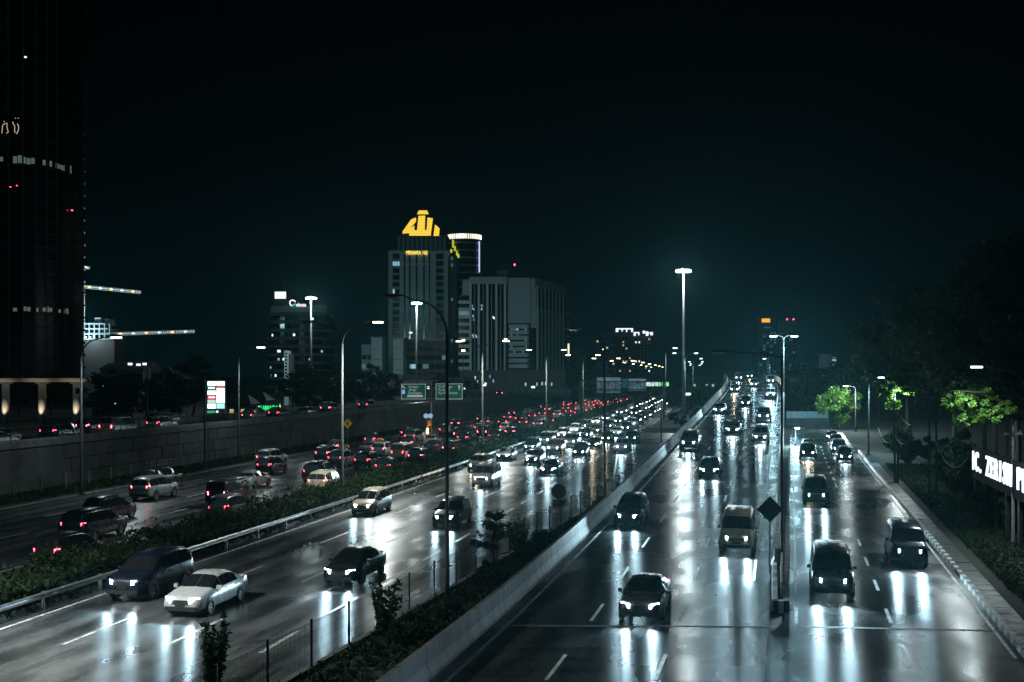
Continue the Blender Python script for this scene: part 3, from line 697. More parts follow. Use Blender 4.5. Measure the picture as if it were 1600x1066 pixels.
def more(a, b, g0, g1, seed):
    q = random.Random(seed); o = []; y = a
    while y < b: o.append(y); y += q.uniform(g0, g1)*(1+y/900)
    return o
lane(E, -9.4, [49.5, 78, 112, 126, 141, 153, 168]+more(182, 420, 9, 17, 1), 'highway lane beside the guardrail', GN)
lane(E, -5.6, [46.5, 97, 120, 136, 149, 165]+more(178, 420, 9, 16, 2), 'middle lane of near highway', GN)
lane(E, -1.9, [53, 72, 108, 131, 146, 159, 175]+more(190, 420, 9, 16, 3), 'highway lane nearest mesh fence', GN)
lane(E, 2.0, [138, 157], 'shoulder lane beside flyover barrier', GN)
for k_, (o, ys_) in enumerate(((-17.4, [57, 75, 92, 108, 120, 133, 147, 160]+more(172, 400, 9, 17, 4)), (-21.1, [66, 83, 101, 114, 126, 140, 156]+more(170, 400, 9, 17, 5)), (-24.8, [74, 96, 117, 131, 142, 153]+more(165, 400, 10, 18, 6)),
                            (-28.5, [87, 109, 124, 138, 158]+more(176, 380, 11, 20, 7)), (-32.2, [95, 118, 137, 152, 168]+more(200, 380, 14, 26, 8)))):
    lane(E, o, ys_, 'far highway lane %s' % ['beside hedge', 'second from hedge', 'third from hedge', 'fourth from hedge', 'along verge'][k_], GF, False)
lane(E, -43.6, [91, 100, 109, 118, 140, 149, 158, 168, 185, 240, 300], 'front lane of raised road', 'cars on the raised road', False, zfun=lambda y: UPZ)
lane(E, -47.4, [86, 97, 112, 126, 150, 178, 270], 'back lane of raised road', 'cars on the raised road', False, zfun=lambda y: UPZ)
lane(RL, 2.0, [69, 112, 158, 204, 246], 'left lane of flyover road', GR_, warmp=.4, maxspot=270)
lane(RL, 5.3, [45.5, 92, 128, 171, 221, 262], 'middle lane of flyover road', GR_, warmp=.25, maxspot=270)
lane(RL, 8.6, [61, 119, 145, 188, 234], 'right lane of flyover road', GR_, warmp=.3, maxspot=270)
lane(SL, 1.9, [50, 84, 128, 142], 'left lane of service road', GS, warmp=.2)
lane(SL, 5.6, [58, 124, 135, 149, 163], 'right lane of service road', GS, warmp=.2)

# ------------------------------------------------------------------ planting
def leaf_mesh(name, P, S, m, seed=0, aspect=1.7):
    """one quad per leaf at P (n,3) with size S (n)"""
    q = np.random.default_rng(seed); n = len(P)
    a = q.normal(size=(n, 3)); a /= np.linalg.norm(a, axis=1)[:, None]; c = q.normal(size=(n, 3)); c -= a*(a*c).sum(1)[:, None]; c /= np.linalg.norm(c, axis=1)[:, None]
    a = a*(S*aspect*.5)[:, None]; c = c*(S*.5)[:, None]
    V = np.stack([P-a, P+c*.9, P+a, P-c*.9], 1).reshape(-1, 3)
    me = bpy.data.meshes.new(name); me.vertices.add(4*n); me.vertices.foreach_set('co', V.astype(np.float32).ravel())
    me.loops.add(4*n); me.loops.foreach_set('vertex_index', np.arange(4*n, dtype=np.int32)); me.polygons.add(n)
    me.polygons.foreach_set('loop_start', np.arange(0, 4*n, 4, dtype=np.int32)); me.polygons.foreach_set('loop_total', np.full(n, 4, dtype=np.int32))
    me.materials.append(m); me.update(calc_edges=True); return me
rg = np.random.default_rng(5)
def hedge_leaves(y0, y1, per_m, size, seed):
    n = int((y1-y0)*per_m); y = rg.uniform(y0, y1, n); u = rg.uniform(-1, 1, n); side = rg.random(n)
    hv = 1.25+.28*np.sin(y*.9)+.2*np.sin(y*2.3+1)+.12*np.sin(y*5.1); z = np.where(side < .5, hv*rg.uniform(.75, 1.08, n), hv*rg.uniform(.05, 1, n))
    x = np.where(side < .5, u*1.2, np.where(u > 0, 1.25, -1.25)+rg.normal(0, .13, n))
    spk = rg.random(n) < .03; z = np.where(spk, hv*rg.uniform(1.05, 1.4, n), z)
    X = np.array([E.x(v)-13.35 for v in y])+x
    return leaf_mesh('foliage', np.stack([X, y, z], 1), rg.uniform(.6, 1.3, n)*size, m_leafd, seed)
hd = thing('median_hedge', 'long clipped green hedge in the median between the two carriageways', 'hedge')
put('foliage', hedge_leaves(26, 110, 330, .15, 1), hd); put('foliage', hedge_leaves(110, 340, 90, .30, 2), hd)
core = sweep_mb([(-1.1, -.05), (1.1, -.05), (1.05, .9), (-1.05, .9)], lambda y: Vector((E.x(y)-13.35, y, 0)), frange(26, 340, 4)).build('hedge_core', m_leafd, hd)
medk = thing('median_kerb', 'low concrete kerb along both sides of the median hedge', 'kerb')
for o in (-12.1, -14.7):
    segmented(medk, 'kerb_stone', [(-.1, -.1), (.1, -.1), (.08, .2), (-.08, .2)], lambda y, o=o: E.p(y, o), 26, 340, 6, m_concd)

def tree_meshes(seed, h, rad, nclump, nleaf, ls, trunk_h, leafm, flat=.6, tr=.28):
    q = random.Random(seed); g2 = np.random.default_rng(seed); tb = MB()
    top = Vector((q.uniform(-.5, .5), q.uniform(-.5, .5), trunk_h)); mid = top*.5+Vector((q.uniform(-.2, .2), q.uniform(-.2, .2), 0))
    tb.tube([(0, 0, -.2), (0, 0, .3), mid, top], [tr*1.35, tr, tr*.8, tr*.62], 9)
    cz = trunk_h+(h-trunk_h)*.48; rz = (h-trunk_h)*.56; P = []
    for i in range(nclump):
        while True:
            v = Vector((q.uniform(-1, 1), q.uniform(-1, 1), q.uniform(-1, 1)))
            if .35 < v.length < 1: break
        c = Vector((v.x*rad, v.y*rad, cz+v.z*rz*(1-.25*(v.x*v.x+v.y*v.y))))
        if i < 12:
            st = top.lerp(mid, q.uniform(0, .3)); bend = st.lerp(c, .5)+Vector((0, 0, q.uniform(-.2, .6)))
            tb.tube([st, bend, c], [tr*.42, tr*.26, tr*.08], 5)
        cr = rad*q.uniform(.16, .34); k = int(nleaf*q.uniform(.6, 1.3))
        d = g2.normal(size=(k, 3)); d /= np.linalg.norm(d, axis=1)[:, None]; d *= (g2.random(k)**.5)[:, None]*cr; d[:, 2] *= flat
        P.append(d+np.array(c))
    P = np.concatenate(P); S = g2.uniform(.6, 1.4, len(P))*ls
    return tb.mesh('trunk', m_bark, True), leaf_mesh('crown', P, S, leafm, seed)
def plant_tree(ms, name, label, loc, rz, sc, group, cat='tree'):
    t = thing(name, label, cat, loc, rz, group); t.scale = (sc, sc, sc)
    put('trunk', ms[0], t); put('crown', ms[1], t); return t
BIG = [tree_meshes(11+i, 19, 7.5, 66, 130, .34, 6.5, m_leafd) for i in range(4)]
MID = [tree_meshes(31+i, 10.5, 4.4, 38, 70, .36, 3.0, m_leafd) for i in range(3)]
rt = random.Random(9)
PLACES = ['nearest the right picture edge', 'behind the glowing letter sign', 'over the glowing letter sign', 'right of the utility poles', 'behind the utility poles', 'at the middle of the wood', 'left of the middle of the wood', 'with branches reaching left over the service road', 'at the left end of the tall row', 'deep in the wood at right', 'deep behind the verge lamp', 'deep behind the lit leaves']
for i, (x, y, s) in enumerate([(35, 66, .92), (38, 76, 1.0), (41, 88, 1.02), (44, 99, 1.06), (47, 111, 1.08), (51.5, 124, 1.1), (54, 139, 1.1), (55, 157, 1.12), (62, 178, 1.05), (50, 92, 1.2), (56, 115, 1.25), (64, 145, 1.3)]):
    plant_tree(BIG[i % 4], 'broadleaf_tree', 'tall dark tree %s' % PLACES[i], (x, y, 0), rt.uniform(0, 6), s, 'tall dark trees right of the service road')
for i, px in enumerate([1246, 1262, 1284, 1300, 1322, 1345, 1372, 1400, 1432, 1470, 1510, 1550]):
    Y = 235+rt.uniform(0, 60); plant_tree(MID[i % 3], 'broadleaf_tree', 'low dark tree in the background wood, %s from the flyover' % ORD[i], (ax(px, Y), Y, 0), rt.uniform(0, 6), rt.uniform(.85, 1.25), 'background trees right of the flyover')
for i, (px, Y, s) in enumerate([(158, 205, .9), (182, 215, 1.0), (205, 210, .95), (226, 225, .8), (252, 222, .9), (280, 215, .85), (300, 240, 1.25), (376, 235, .75), (458, 275, 1.0), (478, 285, 1.1), (505, 270, 1.0), (528, 280, 1.05), (552, 290, 1.0), (578, 280, 1.15), (604, 300, 1.0), (690, 390, .9), (735, 400, .8), (905, 410, 1.0), (925, 400, .9), (30, 260, 1.1), (80, 265, 1.0)]):
    plant_tree(MID[i % 3], 'broadleaf_tree', 'dark tree below the skyline, %s from the left' % (ORD+['last'])[[19, 20].index(i) if i > 18 else i+2], (ax(px, Y), Y, 0), rt.uniform(0, 6), s, 'dark trees beyond the raised road')
for i, (px, Y, s) in enumerate([(1052, 285, .5), (1058, 320, .5), (1080, 262, .45), (1092, 300, .6), (1100, 340, .6)]):
    plant_tree(MID[i % 3], 'small_tree', 'small dark tree on the planted bank, %s from the camera' % ORD[i], (ax(px, Y), Y, .3), rt.uniform(0, 6), s, 'small trees on the planted bank')
# lamp-lit small trees
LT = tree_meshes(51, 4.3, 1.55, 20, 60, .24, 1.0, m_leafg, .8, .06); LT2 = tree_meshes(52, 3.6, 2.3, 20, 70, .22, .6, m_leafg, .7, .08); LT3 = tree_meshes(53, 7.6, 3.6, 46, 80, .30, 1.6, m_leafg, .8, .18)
def slim(label, loc, h, ms, sc):
    t = thing('slender_tree', label, 'tree', loc, 0, 'lamp lit trees'); tm = MB().tube([(0, 0, -.1), (.1, 0, h*.5), (0, 0, h+.4)], [.12, .09, .06], 7).build('trunk', m_bark, t)
    o = put('crown', ms[1], t, (0, 0, h-.6)); o.scale = (sc,)*3
slim('slender tree with bright green leaves round a hidden lamp', (ax(1402, 99.2), 99.2, 0), 6.0, LT, 1.0)
t = thing('leaning_tree', 'lamp lit green branches reaching in from the right edge', 'tree', (30.2, 64, 0), 0, 'lamp lit trees')
MB().tube([(0, 0, -.1), (-.3, 0, 4.5), (-1.8, -.6, 7.4), (-4.2, -1.2, 8.5), (-6.0, -1.5, 8.6)], [.2, .17, .12, .07, .03], 8).build('trunk', m_bark, t, True)
for dx, dy, dz, sc in ((-4.4, -1.2, 7.5, .42), (-5.7, -1.6, 7.3, .36), (-3.2, -1.0, 6.9, .34), (-5.2, -1.0, 6.4, .36), (-3.9, -1.4, 6.6, .3)):
    o = put('leaf_branch', LT2[1], t, (dx, dy, dz)); o.scale = (sc,)*3; o.rotation_euler = (0, 0, dx*3)
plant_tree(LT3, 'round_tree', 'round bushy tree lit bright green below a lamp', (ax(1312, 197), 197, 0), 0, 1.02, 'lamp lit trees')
# bushes along the right verge and in the planted strips
BUSH = [tree_meshes(61+i, 2.0, 1.1, 24, 46, .20, .25, m_leafd, .8, .05) for i in range(3)]
for i in range(22):
    y = 50+i*4.2; o = 5.5+rt.uniform(-1.2, 3)
    plant_tree(BUSH[i % 3], 'bush', 'dark bush on the right verge, %s from the camera' % ORD[i], (kx(y)+o, y, 0), rt.uniform(0, 6), rt.uniform(.9, 1.9), 'bushes on the right verge', 'bush')
for i, (y, s) in enumerate([(38, .55), (42, .45), (49, .6), (55, .5), (60, .5), (66, .45), (72.5, .4), (76, .6), (84, .6), (92, .6)]):
    xx = lerp(fence_x(y)+.4, RL.x(y)-.5, rt.uniform(.3, .7))
    plant_tree(BUSH[i % 3], 'bush', 'low bush in the strip behind the mesh fence, %s from the camera' % ORD[i], (xx, y, .35), rt.uniform(0, 6), s, 'bushes in the planted strip', 'bush')
for i in range(14):
    y = 194+i*8; xx = lerp(E.x(y)+4, RL.x(y)-1.5, rt.uniform(.15, .85))
    plant_tree(BUSH[i % 3], 'bush', 'bush on the bank between highway and flyover, %s from the camera' % ORD[i], (xx, y, .35), rt.uniform(0, 6), rt.uniform(.7, 1.2), 'bushes on the planted bank', 'bush')
# shrubs that stand out against the road
def shrub(label, loc, h, rad, n, ls, m, seed, layers=0, name='shrub'):
    t = thing(name, label, 'shrub', loc, 0, 'shrubs by the mesh fence'); q = np.random.default_rng(seed); st = MB(); P = []
    rr = random.Random(seed)
    if layers:
        st.tube([(0, 0, -.1), (.05, 0, h*.5), (0, 0, h)], [.05, .035, .015], 6)
        for k in range(layers):
            z = h*(.42+.56*k/(layers-1)); r2 = rad*(1-.62*k/(layers-1))
            for j in range(6):
                a = rr.uniform(0, 6.28); ee = (r2*math.cos(a), r2*math.sin(a), z+.12); st.tube([(0, 0, z-.1), ee], [.02, .006], 4)
                u = q.random(n); P.append(np.stack([u*ee[0], u*ee[1], z-.1+u*.22], 1)+q.normal(0, .07, (n, 3)))
    else:
        for j in range(9):
            a = rr.uniform(0, 6.28); r2 = rad*rr.uniform(.3, 1); ee = Vector((r2*math.cos(a), r2*math.sin(a), h*rr.uniform(.6, 1))); st.tube([(0, 0, -.1), ee*.5+Vector((0, 0, .1)), ee], [.03, .02, .008], 4)
            u = q.uniform(.2, 1.03, n); P.append(np.stack([u*ee.x, u*ee.y, u*ee.z], 1)+q.normal(0, .075, (n, 3)))
    st.build('stem', m_bark, t); P = np.concatenate(P); put('leaves', leaf_mesh('leaves', P, q.uniform(.6, 1.4, len(P))*ls, m, seed), t)
shrub('feathery upright shrub in the bottom left foreground, before the fence', (ax(330, 31.5), 31.5, .2), 2.6, .42, 130, .11, m_leafd, 71)
shrub('leafy shrub leaning through the mesh fence near the front', (fence_x(39.5)+.6, 39.5, .4), 1.9, .75, 70, .12, m_leafd, 72)
shrub('layered little tree with flat branches left of the round sign', (fence_x(54)+.35, 54, .4), 2.4, 1.25, 46, .11, m_leafd, 73, 4)
shrub('thin shrub beside the layered tree at the mesh fence', (fence_x(57)+.6, 57, .4), 1.8, .6, 60, .11, m_leafd, 74)
# rough grass on the right verge and the far verge
n = 26000; y = rg.uniform(32, 120, n); x = np.array([kx(v) for v in y])+1.75+rg.random(n)**1.6*9
gm = leaf_mesh('verge_grass', np.stack([x, y, rg.uniform(0, .16, n)], 1), rg.uniform(.05, .13, n), m_leafd, 77, 3.0)
struct(put('verge_grass', gm), 'rough green grass on the verge right of the pavement', 'stuff')
n = 14000; y = rg.uniform(60, 190, n); x = np.array([E.x(v) for v in y])-37.2-rg.random(n)*3.4
gm = leaf_mesh('verge_grass', np.stack([x, y, rg.uniform(0, .25, n)], 1), rg.uniform(.1, .22, n), m_leafd, 78, 3.0)
struct(put('verge_grass', gm), 'dark grass on the verge below the retaining wall', 'stuff')
n = 9000; y = rg.uniform(30, 110, n); f = rg.random(n); x = np.array([lerp(fence_x(a)+.35, RL.x(a)-.5, b) for a, b in zip(y, f)])
gm = leaf_mesh('ground_cover', np.stack([x, y, .42+rg.uniform(-.05, .25, n)], 1), rg.uniform(.08, .18, n), m_leafd, 79, 2.2)
struct(put('ground_cover', gm), 'weedy ground cover in the planted strip', 'stuff')

# ------------------------------------------------------------------ signs
m_green = mat('sign_green', (.010, .105, .075), .4, emit=(.02, .20, .15), es=.20, sample=False)  # the sign colours here also emit, standing in for light on the plates
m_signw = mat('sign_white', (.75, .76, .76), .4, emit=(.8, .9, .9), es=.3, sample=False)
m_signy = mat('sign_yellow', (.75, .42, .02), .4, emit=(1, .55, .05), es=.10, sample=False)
m_signb = mat('sign_back', (.13, .135, .14), .5, .4, noise=.2)
m_black = mat('black_paint', (.012, .012, .012), .5)
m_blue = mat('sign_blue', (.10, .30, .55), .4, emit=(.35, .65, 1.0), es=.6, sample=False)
m_gpanel = mat('gantry_panel', (.6, .62, .62), .55, noise=.25, nscale=.6)
Ys = 182; sgn = thing('direction_sign', 'pair of green direction signs on one post beside the far highway', 'road sign', bp_(673, Ys))
def sp_(px, py): v = at(px, py, Ys); return (v.x-ax(673, Ys), v.z)
MB().tube([(0, .3, -.1), (0, .3, at(0, 598, Ys).z)], [.22, .17], 10).build('post', m_galv, sgn)
for yy in (606, 617): MB().box(sp_(630, yy)[0], sp_(720, yy)[0], .05, .2, sp_(0, yy)[1]-.06, sp_(0, yy)[1]+.06).build('crossbar', m_galv, sgn)
for (a, b2, c, d), lines, xo in (((627, 665, 600, 624), (('Andara', 646, 604.5), ('Brigif', 645, 609.3), ('Sawangan', 648, 614)), 0), ((681, 722.5, 599.5, 624), (('Ps Minggu', 696, 604.3), ('Ps Rebo', 694, 609.2), ('Kp Rambutan', 700, 614)), 0)):
    x0, z1 = sp_(a, c); x1, z0 = sp_(b2, d)
    pn = MB().box(x0, x1, -.04, .04, z0, z1).build('sign_panel', m_green, sgn)
    for bx_ in ((x0, x1, z1-.08, z1), (x0, x1, z0, z0+.08), (x0, x0+.07, z0, z1), (x1-.07, x1, z0, z1)): MB().box(bx_[0], bx_[1], -.055, -.042, bx_[2], bx_[3]).build('border', m_signw, pn)
    for s_, px, py in lines:
        q = sp_(px, py); text(s_, .56, m_signw, pn, (q[0], -.06, q[1]), depth=.006)
q = sp_(648.5, 618.9); MB().box(q[0]-1.25, q[0]+1.25, -.056, -.042, q[1]-.18, q[1]+.18).build('white_strip', m_signw, sgn)
q = sp_(630.5, 612.5); MB().box(q[0]-.22, q[0]+.22, -.056, -.042, q[1]-.32, q[1]+.32).build('blue_plate', m_blue, sgn)
q = sp_(717.5, 605.5); MB().extrude([(-.08, -.4), (.08, -.4), (.08, .1), (.25, .1), (0, .42), (-.25, .1), (-.08, .1)], lambda u, v, d: (q[0]+u, d, q[1]+v), -.056, -.042).build('arrow', m_signw, sgn)
q2 = sp_(630.5, 605); ca = .7071
MB().extrude([((u-v)*ca, (u+v)*ca) for u, v in [(-.08, -.35), (.08, -.35), (.08, .1), (.22, .1), (0, .38), (-.22, .1), (-.08, .1)]], lambda u, v, d: (q2[0]+u, d, q2[1]+v), -.056, -.042).build('arrow', m_signw, sgn)
# gore furniture under the sign: blue arrow discs, chevron post, amber flashers, striped barrier
gp = thing('gore_post', 'post with two blue discs, chevron plate and glowing amber flashers', 'road sign', bp_(668, 168))
def gq(px, py): v = at(px, py, 168); return (v.x-ax(668, 168), v.z)
MB().tube([(0, .05, -.1), (0, .05, gq(668, 648)[1])], .05, 6).build('post', m_galv, gp)
for px in (665.5, 672.5):
    q = gq(px, 650); d = MB().tube([(q[0], -.03, q[1]), (q[0], .02, q[1])], .36, 18).build('blue_disc', m_blue, gp)
    MB().extrude([((u+v)*ca, (v-u)*ca) for u, v in [(-.05, -.24), (.05, -.24), (.05, .05), (.14, .05), (0, .24), (-.14, .05), (-.05, .05)]], lambda u, v, dd: (q[0]+u*(1 if px > 669 else -1), dd, q[1]+v*-1), -.045, -.032).build('arrow', m_signw, d)
for k, py in enumerate((659, 662, 665)):
    q = gq(671, py); MB().extrude([(-.22, -.1), (0, .06), (.22, -.1), (.22, .02), (0, .18), (-.22, .02)], lambda u, v, dd: (q[0]+u, dd, q[1]+v), -.03, .0).build('chevron', m_signy, gp)
for py in (671, 676):
    q = gq(668, py); MB().tube([(q[0], -.1, q[1]), (q[0], .03, q[1])], .17, 14).build('flasher', mat('amber_flasher', (.7, .3, .05), .3, emit=(1, .36, .06), es=28, sample=False), gp)
lamp('flasher_light', 'POINT', (gq(668, 674)[0], -.5, gq(668, 674)[1]), 260, (1, .35, .06), gp, .15)
gb = thing('crash_cushion', 'worn striped crash barrier leading to the amber flashers', 'barrier', (0, 0, 0))
for i in range(6):
    a = at(617+i*7, 690-i*2.6, 158+i*1.6); a.z = 0
    MB().box(a.x-.35, a.x+.33, a.y-.3, a.y+.3, -.02, .75).build('barrier_block', (m_signy, m_black)[i % 2] if i > 1 else m_conc, gb)
def diamond(label, px, py, Y, half, ground, m, back, name='warning_sign', r=.04):
    v = at(px, py, Y); t = thing(name, label, 'road sign', (v.x, Y, ground))
    MB().tube([(0, .06, -.1), (0, .06, v.z-ground+half*.8)], r, 6).build('post', m_galv, t)
    q = v.z-ground; pl = MB().extrude([(0, -half), (half, 0), (0, half), (-half, 0)], lambda u, w2, d: (u, d, q+w2), -.02, .02).build('sign_plate', m, t)
    if back: MB().box(-half*.6, half*.6, -.05, -.022, q-.03, q+.03).build('stiffener', m_signb, pl)
    return t, q
t, q = diamond('yellow diamond warning sign standing before the retaining wall', 543, 662, 156, .66, 0, m_signy, False)
MB().extrude([(-.08, -.3), (.08, -.3), (.1, .05), (.2, .05), (0, .35), (-.2, .05), (-.1, .05)], lambda u, v, d: (u, d, q+v), -.032, -.022).build('arrow', m_black, t)
t, q = diamond('small yellow diamond sign right of the green signs, white disc below', 697.5, 631, 250, .5, 0, m_signy, False)
MB().tube([(0, -.04, q-.95), (0, 0, q-.95)], .36, 14).build('white_disc', m_signw, t)
diamond('dark back of a diamond sign on the island nose', 1203, 796, 53, .62, .3, m_signb, True, r=.045)
Yr_ = 69.5; v = at(873, 768, Yr_); t = thing('round_sign', 'grey back of a round road sign with small plate on the fence', 'road sign', (v.x, Yr_, .45))
MB().tube([(0, .06, -.1), (0, .06, v.z-.45+.3)], .04, 6).build('post', m_galv, t)
MB().tube([(0, -.02, v.z-.45), (0, .02, v.z-.45)], .45, 24).build('sign_plate', m_signb, t)
MB().box(-.38, .38, -.02, .02, at(0, 792, Yr_).z-.45, at(0, 781, Yr_).z-.45).build('lower_plate', m_signb, t)
# overhead gantry seen from behind
Yg = 221; gx0, gx1 = ax(905, Yg), ax(1040, Yg); ga = thing('sign_gantry', 'steel truss gantry over the highway with grey sign backs', 'gantry', (0, Yg, 0))
zt, zb = 8.1, 6.5
for z in (zt, zb):
    for y_ in (-.5, .5): MB().box(gx0, gx1, y_-.07, y_+.07, z-.08, z+.08).build('chord', m_pole, ga)
for i in range(13):
    xa = gx0+(gx1-gx0)*i/12; MB().box(xa-.05, xa+.05, -.55, -.45, zb, zt).build('strut', m_pole, ga)
    if i < 12:
        xb = gx0+(gx1-gx0)*(i+1)/12; MB().tube([(xa, -.5, zb if i % 2 else zt), (xb, -.5, zt if i % 2 else zb)], .05, 5).build('brace', m_pole, ga)
for px in (908, 1037): MB().box(ax(px, Yg)-.22, ax(px, Yg)+.22, -.3, .3, -.1, zt+.1).build('gantry_post', m_pole, ga)
for a, b2, c, d, mm in ((933, 970, 590, 614, m_gpanel), (983, 1010, 592, 611, m_gpanel), (972, 982, 592, 606, m_green)):
    MB().box(ax(a, Yg), ax(b2, Yg), .62, .75, at(0, d, Yg).z, at(0, c, Yg).z).build('sign_back', mm, ga)
# far lit gantry signs over the highway
Yf = 420; fg = thing('sign_gantry', 'distant gantry with glowing green and white panels over the highway', 'gantry', (0, Yf, 0))
m_glow_g = mat('glow_green', (.2, .6, .3), .4, emit=(.45, 1.0, .55), es=.9, sample=False); m_glow_w = mat('glow_white', (.8, .8, .8), .4, emit=(.8, 1.0, .95), es=.9, sample=False)
MB().box(ax(1005, Yf), ax(1052, Yf), .2, .5, at(0, 597.5, Yf).z, at(0, 596, Yf).z).build('chord', m_pole, fg)
for px in (1006, 1051): MB().box(ax(px, Yf)-.3, ax(px, Yf)+.3, .2, .6, -.1, at(0, 596, Yf).z).build('gantry_post', m_pole, fg)
for a, b2, mm in ((1010, 1022, m_glow_w), (1023, 1032, m_glow_g), (1034, 1045, m_glow_g)): MB().box(ax(a, Yf), ax(b2, Yf), 0, .18, at(0, 603.5, Yf).z, at(0, 597.5, Yf).z).build('lit_panel', mm, fg)
# glowing letter sign on a hoarding at the right edge
m_letters = mat('glow_letters', (.8, .8, .9), .4, emit=(.80, .86, 1.0), es=1.5)
hoard = thing('letter_sign', 'glowing white letters on a dark hoarding at the right edge', 'sign', (0, 0, 0))
p0 = Vector((30.6, 76, 0)); p1 = Vector((26.3, 56.5, 0)); dr = (p1-p0); Ls = dr.length; an = math.atan2(dr.y, dr.x)
for i in range(7):
    c = p0.lerp(p1, i/6); MB().box(c.x+.3, c.x+.5, c.y-.1, c.y+.1, -.1, 4.6).build('hoarding_post', m_dark, hoard)
for i in range(6):
    c0 = p0.lerp(p1, i/6); c1 = p0.lerp(p1, (i+1)/6); MB().add([(c0.x+.18, c0.y, 2.6), (c1.x+.18, c1.y, 2.6), (c1.x+.18, c1.y, 4.7), (c0.x+.18, c0.y, 4.7), (c0.x+.26, c0.y, 2.6), (c1.x+.26, c1.y, 2.6), (c1.x+.26, c1.y, 4.7), (c0.x+.26, c0.y, 4.7)],
        [(0, 1, 2, 3), (7, 6, 5, 4), (0, 4, 5, 1), (3, 2, 6, 7), (0, 3, 7, 4), (1, 5, 6, 2)]).build('hoarding_panel', mat('hoarding_paint', (.006, .007, .008), .95, spec=.05), hoard)
cx_ = 0.0; word = 'IC. ZERISH PLAZA'; stp = Ls*.94/len(word)
for i, ch in enumerate(word):
    if ch == ' ': continue
    c = p0.lerp(p1, (i+.7)/len(word)); text(ch, 1.75, m_letters, hoard, (c.x+.05, c.y, 3.75), an, .05, 'letter', .02)

# ------------------------------------------------------------------ poles and cables at the right
m_up = mat('utility_pole', (.16, .155, .15), .8, noise=.3)
UP = [(1398, 98, 7.2), (1452, 92, 7.5), (1463, 90, 7.3), (1583, 64, 6.6), (1574, 70, 7.5)]
tops = []
for i, (px, Y, h) in enumerate(UP):
    t = thing('utility_pole', 'thin utility pole on the right verge, %s from the left' % ORD[i], 'pole', bp_(px, Y), 0, 'utility poles on the verge')
    MB().tube([(0, 0, -.1), (0, 0, h)], [.11, .07], 8).build('shaft', m_up, t); MB().box(-.5, .5, -.05, .05, h-.5, h-.38).build('crossarm', m_up, t)
    for s in (-.4, .4): MB().tube([(s, 0, h-.38), (s, 0, h-.22)], .04, 6).build('insulator', m_conc, t)
def cable(label, a, b2, sag, r=.03):
    a = Vector(a); b2 = Vector(b2); pts = [a.lerp(b2, i/12)-Vector((0, 0, sag*4*(i/12)*(1-i/12))) for i in range(13)]
    tag(MB().tube(pts, r, 5).build('cable', m_up), label, 'cable', 'hanging cables')
cable('slack cable hanging left from the leafy lamp pole', at(1372, 668, 104), at(1398, 680, 98), 1.0)
cable('slack cable looping right of the leafy lamp pole', at(1398, 678, 98), at(1418, 690, 96), .5)
cable('sagging cable between the leafy lamp pole and the verge poles', at(1404, 645, 98), at(1452, 640, 92), 1.2)
cable('thick cable drooping from the verge pole towards the letter sign', at(1462, 688, 90), at(1512, 716, 80), 1.3, .045)

# ------------------------------------------------------------------ buildings
m_bc = mat('facade_concrete', (.22, .31, .33), .75, noise=.2, nscale=.12)  # teal cast of the night light mixed into this colour and the paler one
m_bl = mat('facade_light', (.36, .48, .50), .7, noise=.2, nscale=.1)
m_bd = mat('facade_dark', (.05, .054, .056), .6, noise=.2, nscale=.2)
m_bg = mat('dark_window_glass', (.010, .013, .015), .12, spec=.6)
m_glassblk = mat('black_curtain_glass', (.003, .0035, .004), .3, spec=.12)
def win(name, c, s): return mat(name, (.3, .3, .3), .3, emit=c, es=s, sample=False)
w_cool = win('lit_window_cool', (.45, .85, 1.0), .55); w_teal = win('lit_window_teal', (.25, .75, .80), .12); w_warm = win('lit_window_warm', (1.0, .72, .38), .55); w_white = win('lit_window_white', (.85, 1.0, 1.0), 1.3); w_green = win('lit_window_green', (.50, .80, .62), .11)
m_gold = win('gold_letters', (1.0, .66, .05), 1.05); m_goldt = win('gold_text', (1.0, .68, .10), 1.6); m_red = win('red_beacon', (1, .05, .12), 8)
_unit = {}
def ubox(m):
    if m.name not in _unit: _unit[m.name] = MB().box(-.5, .5, -.5, .5, -.5, .5).mesh('piece', m)
    return _unit[m.name]
def blk(name, m, parent, x0, x1, y0, y1, z0, z1):          # a box as a shared unit mesh scaled into place
    return put(name, ubox(m), parent, ((x0+x1)/2, (y0+y1)/2, (z0+z1)/2), None, (x1-x0, y1-y0, z1-z0))
def zt_(py, Y): return HC-(py-CY)*Y/FPX
rb = random.Random(77)

# tower with golden calligraphy
Y = 500; T = thing('office_tower', 'tall pale tower crowned by golden calligraphy', 'building', (0, Y, 0))
X = lambda px: ax(px, Y)
zr = zt_(392, Y)
blk('wall', m_bg, T, X(608), X(700), .6, 24, -.1, zr-.3); blk('side_block', m_bd, T, X(700), X(713), 3.5, 26, -.1, zt_(398, Y))
for px0, px1 in ((607, 613.2), (624.4, 630.8), (633.6, 638.6), (641.6, 649.4), (652.4, 661.0), (663.8, 669.8), (672.4, 681), (693.2, 700.2)): blk('pier', m_bl, T, X(px0), X(px1), -.15, .7, -.1, zr-1.2)
blk('cornice', m_bl, T, X(606.5), X(700.6), -.45, .7, zr-1.2, zr); blk('spandrel', m_bl, T, X(630.8), X(672), -.05, .62, zt_(413.5, Y), zt_(411.8, Y))
fl = 18; z0_ = zt_(592, Y); fh = (zr-1.6-z0_)/fl
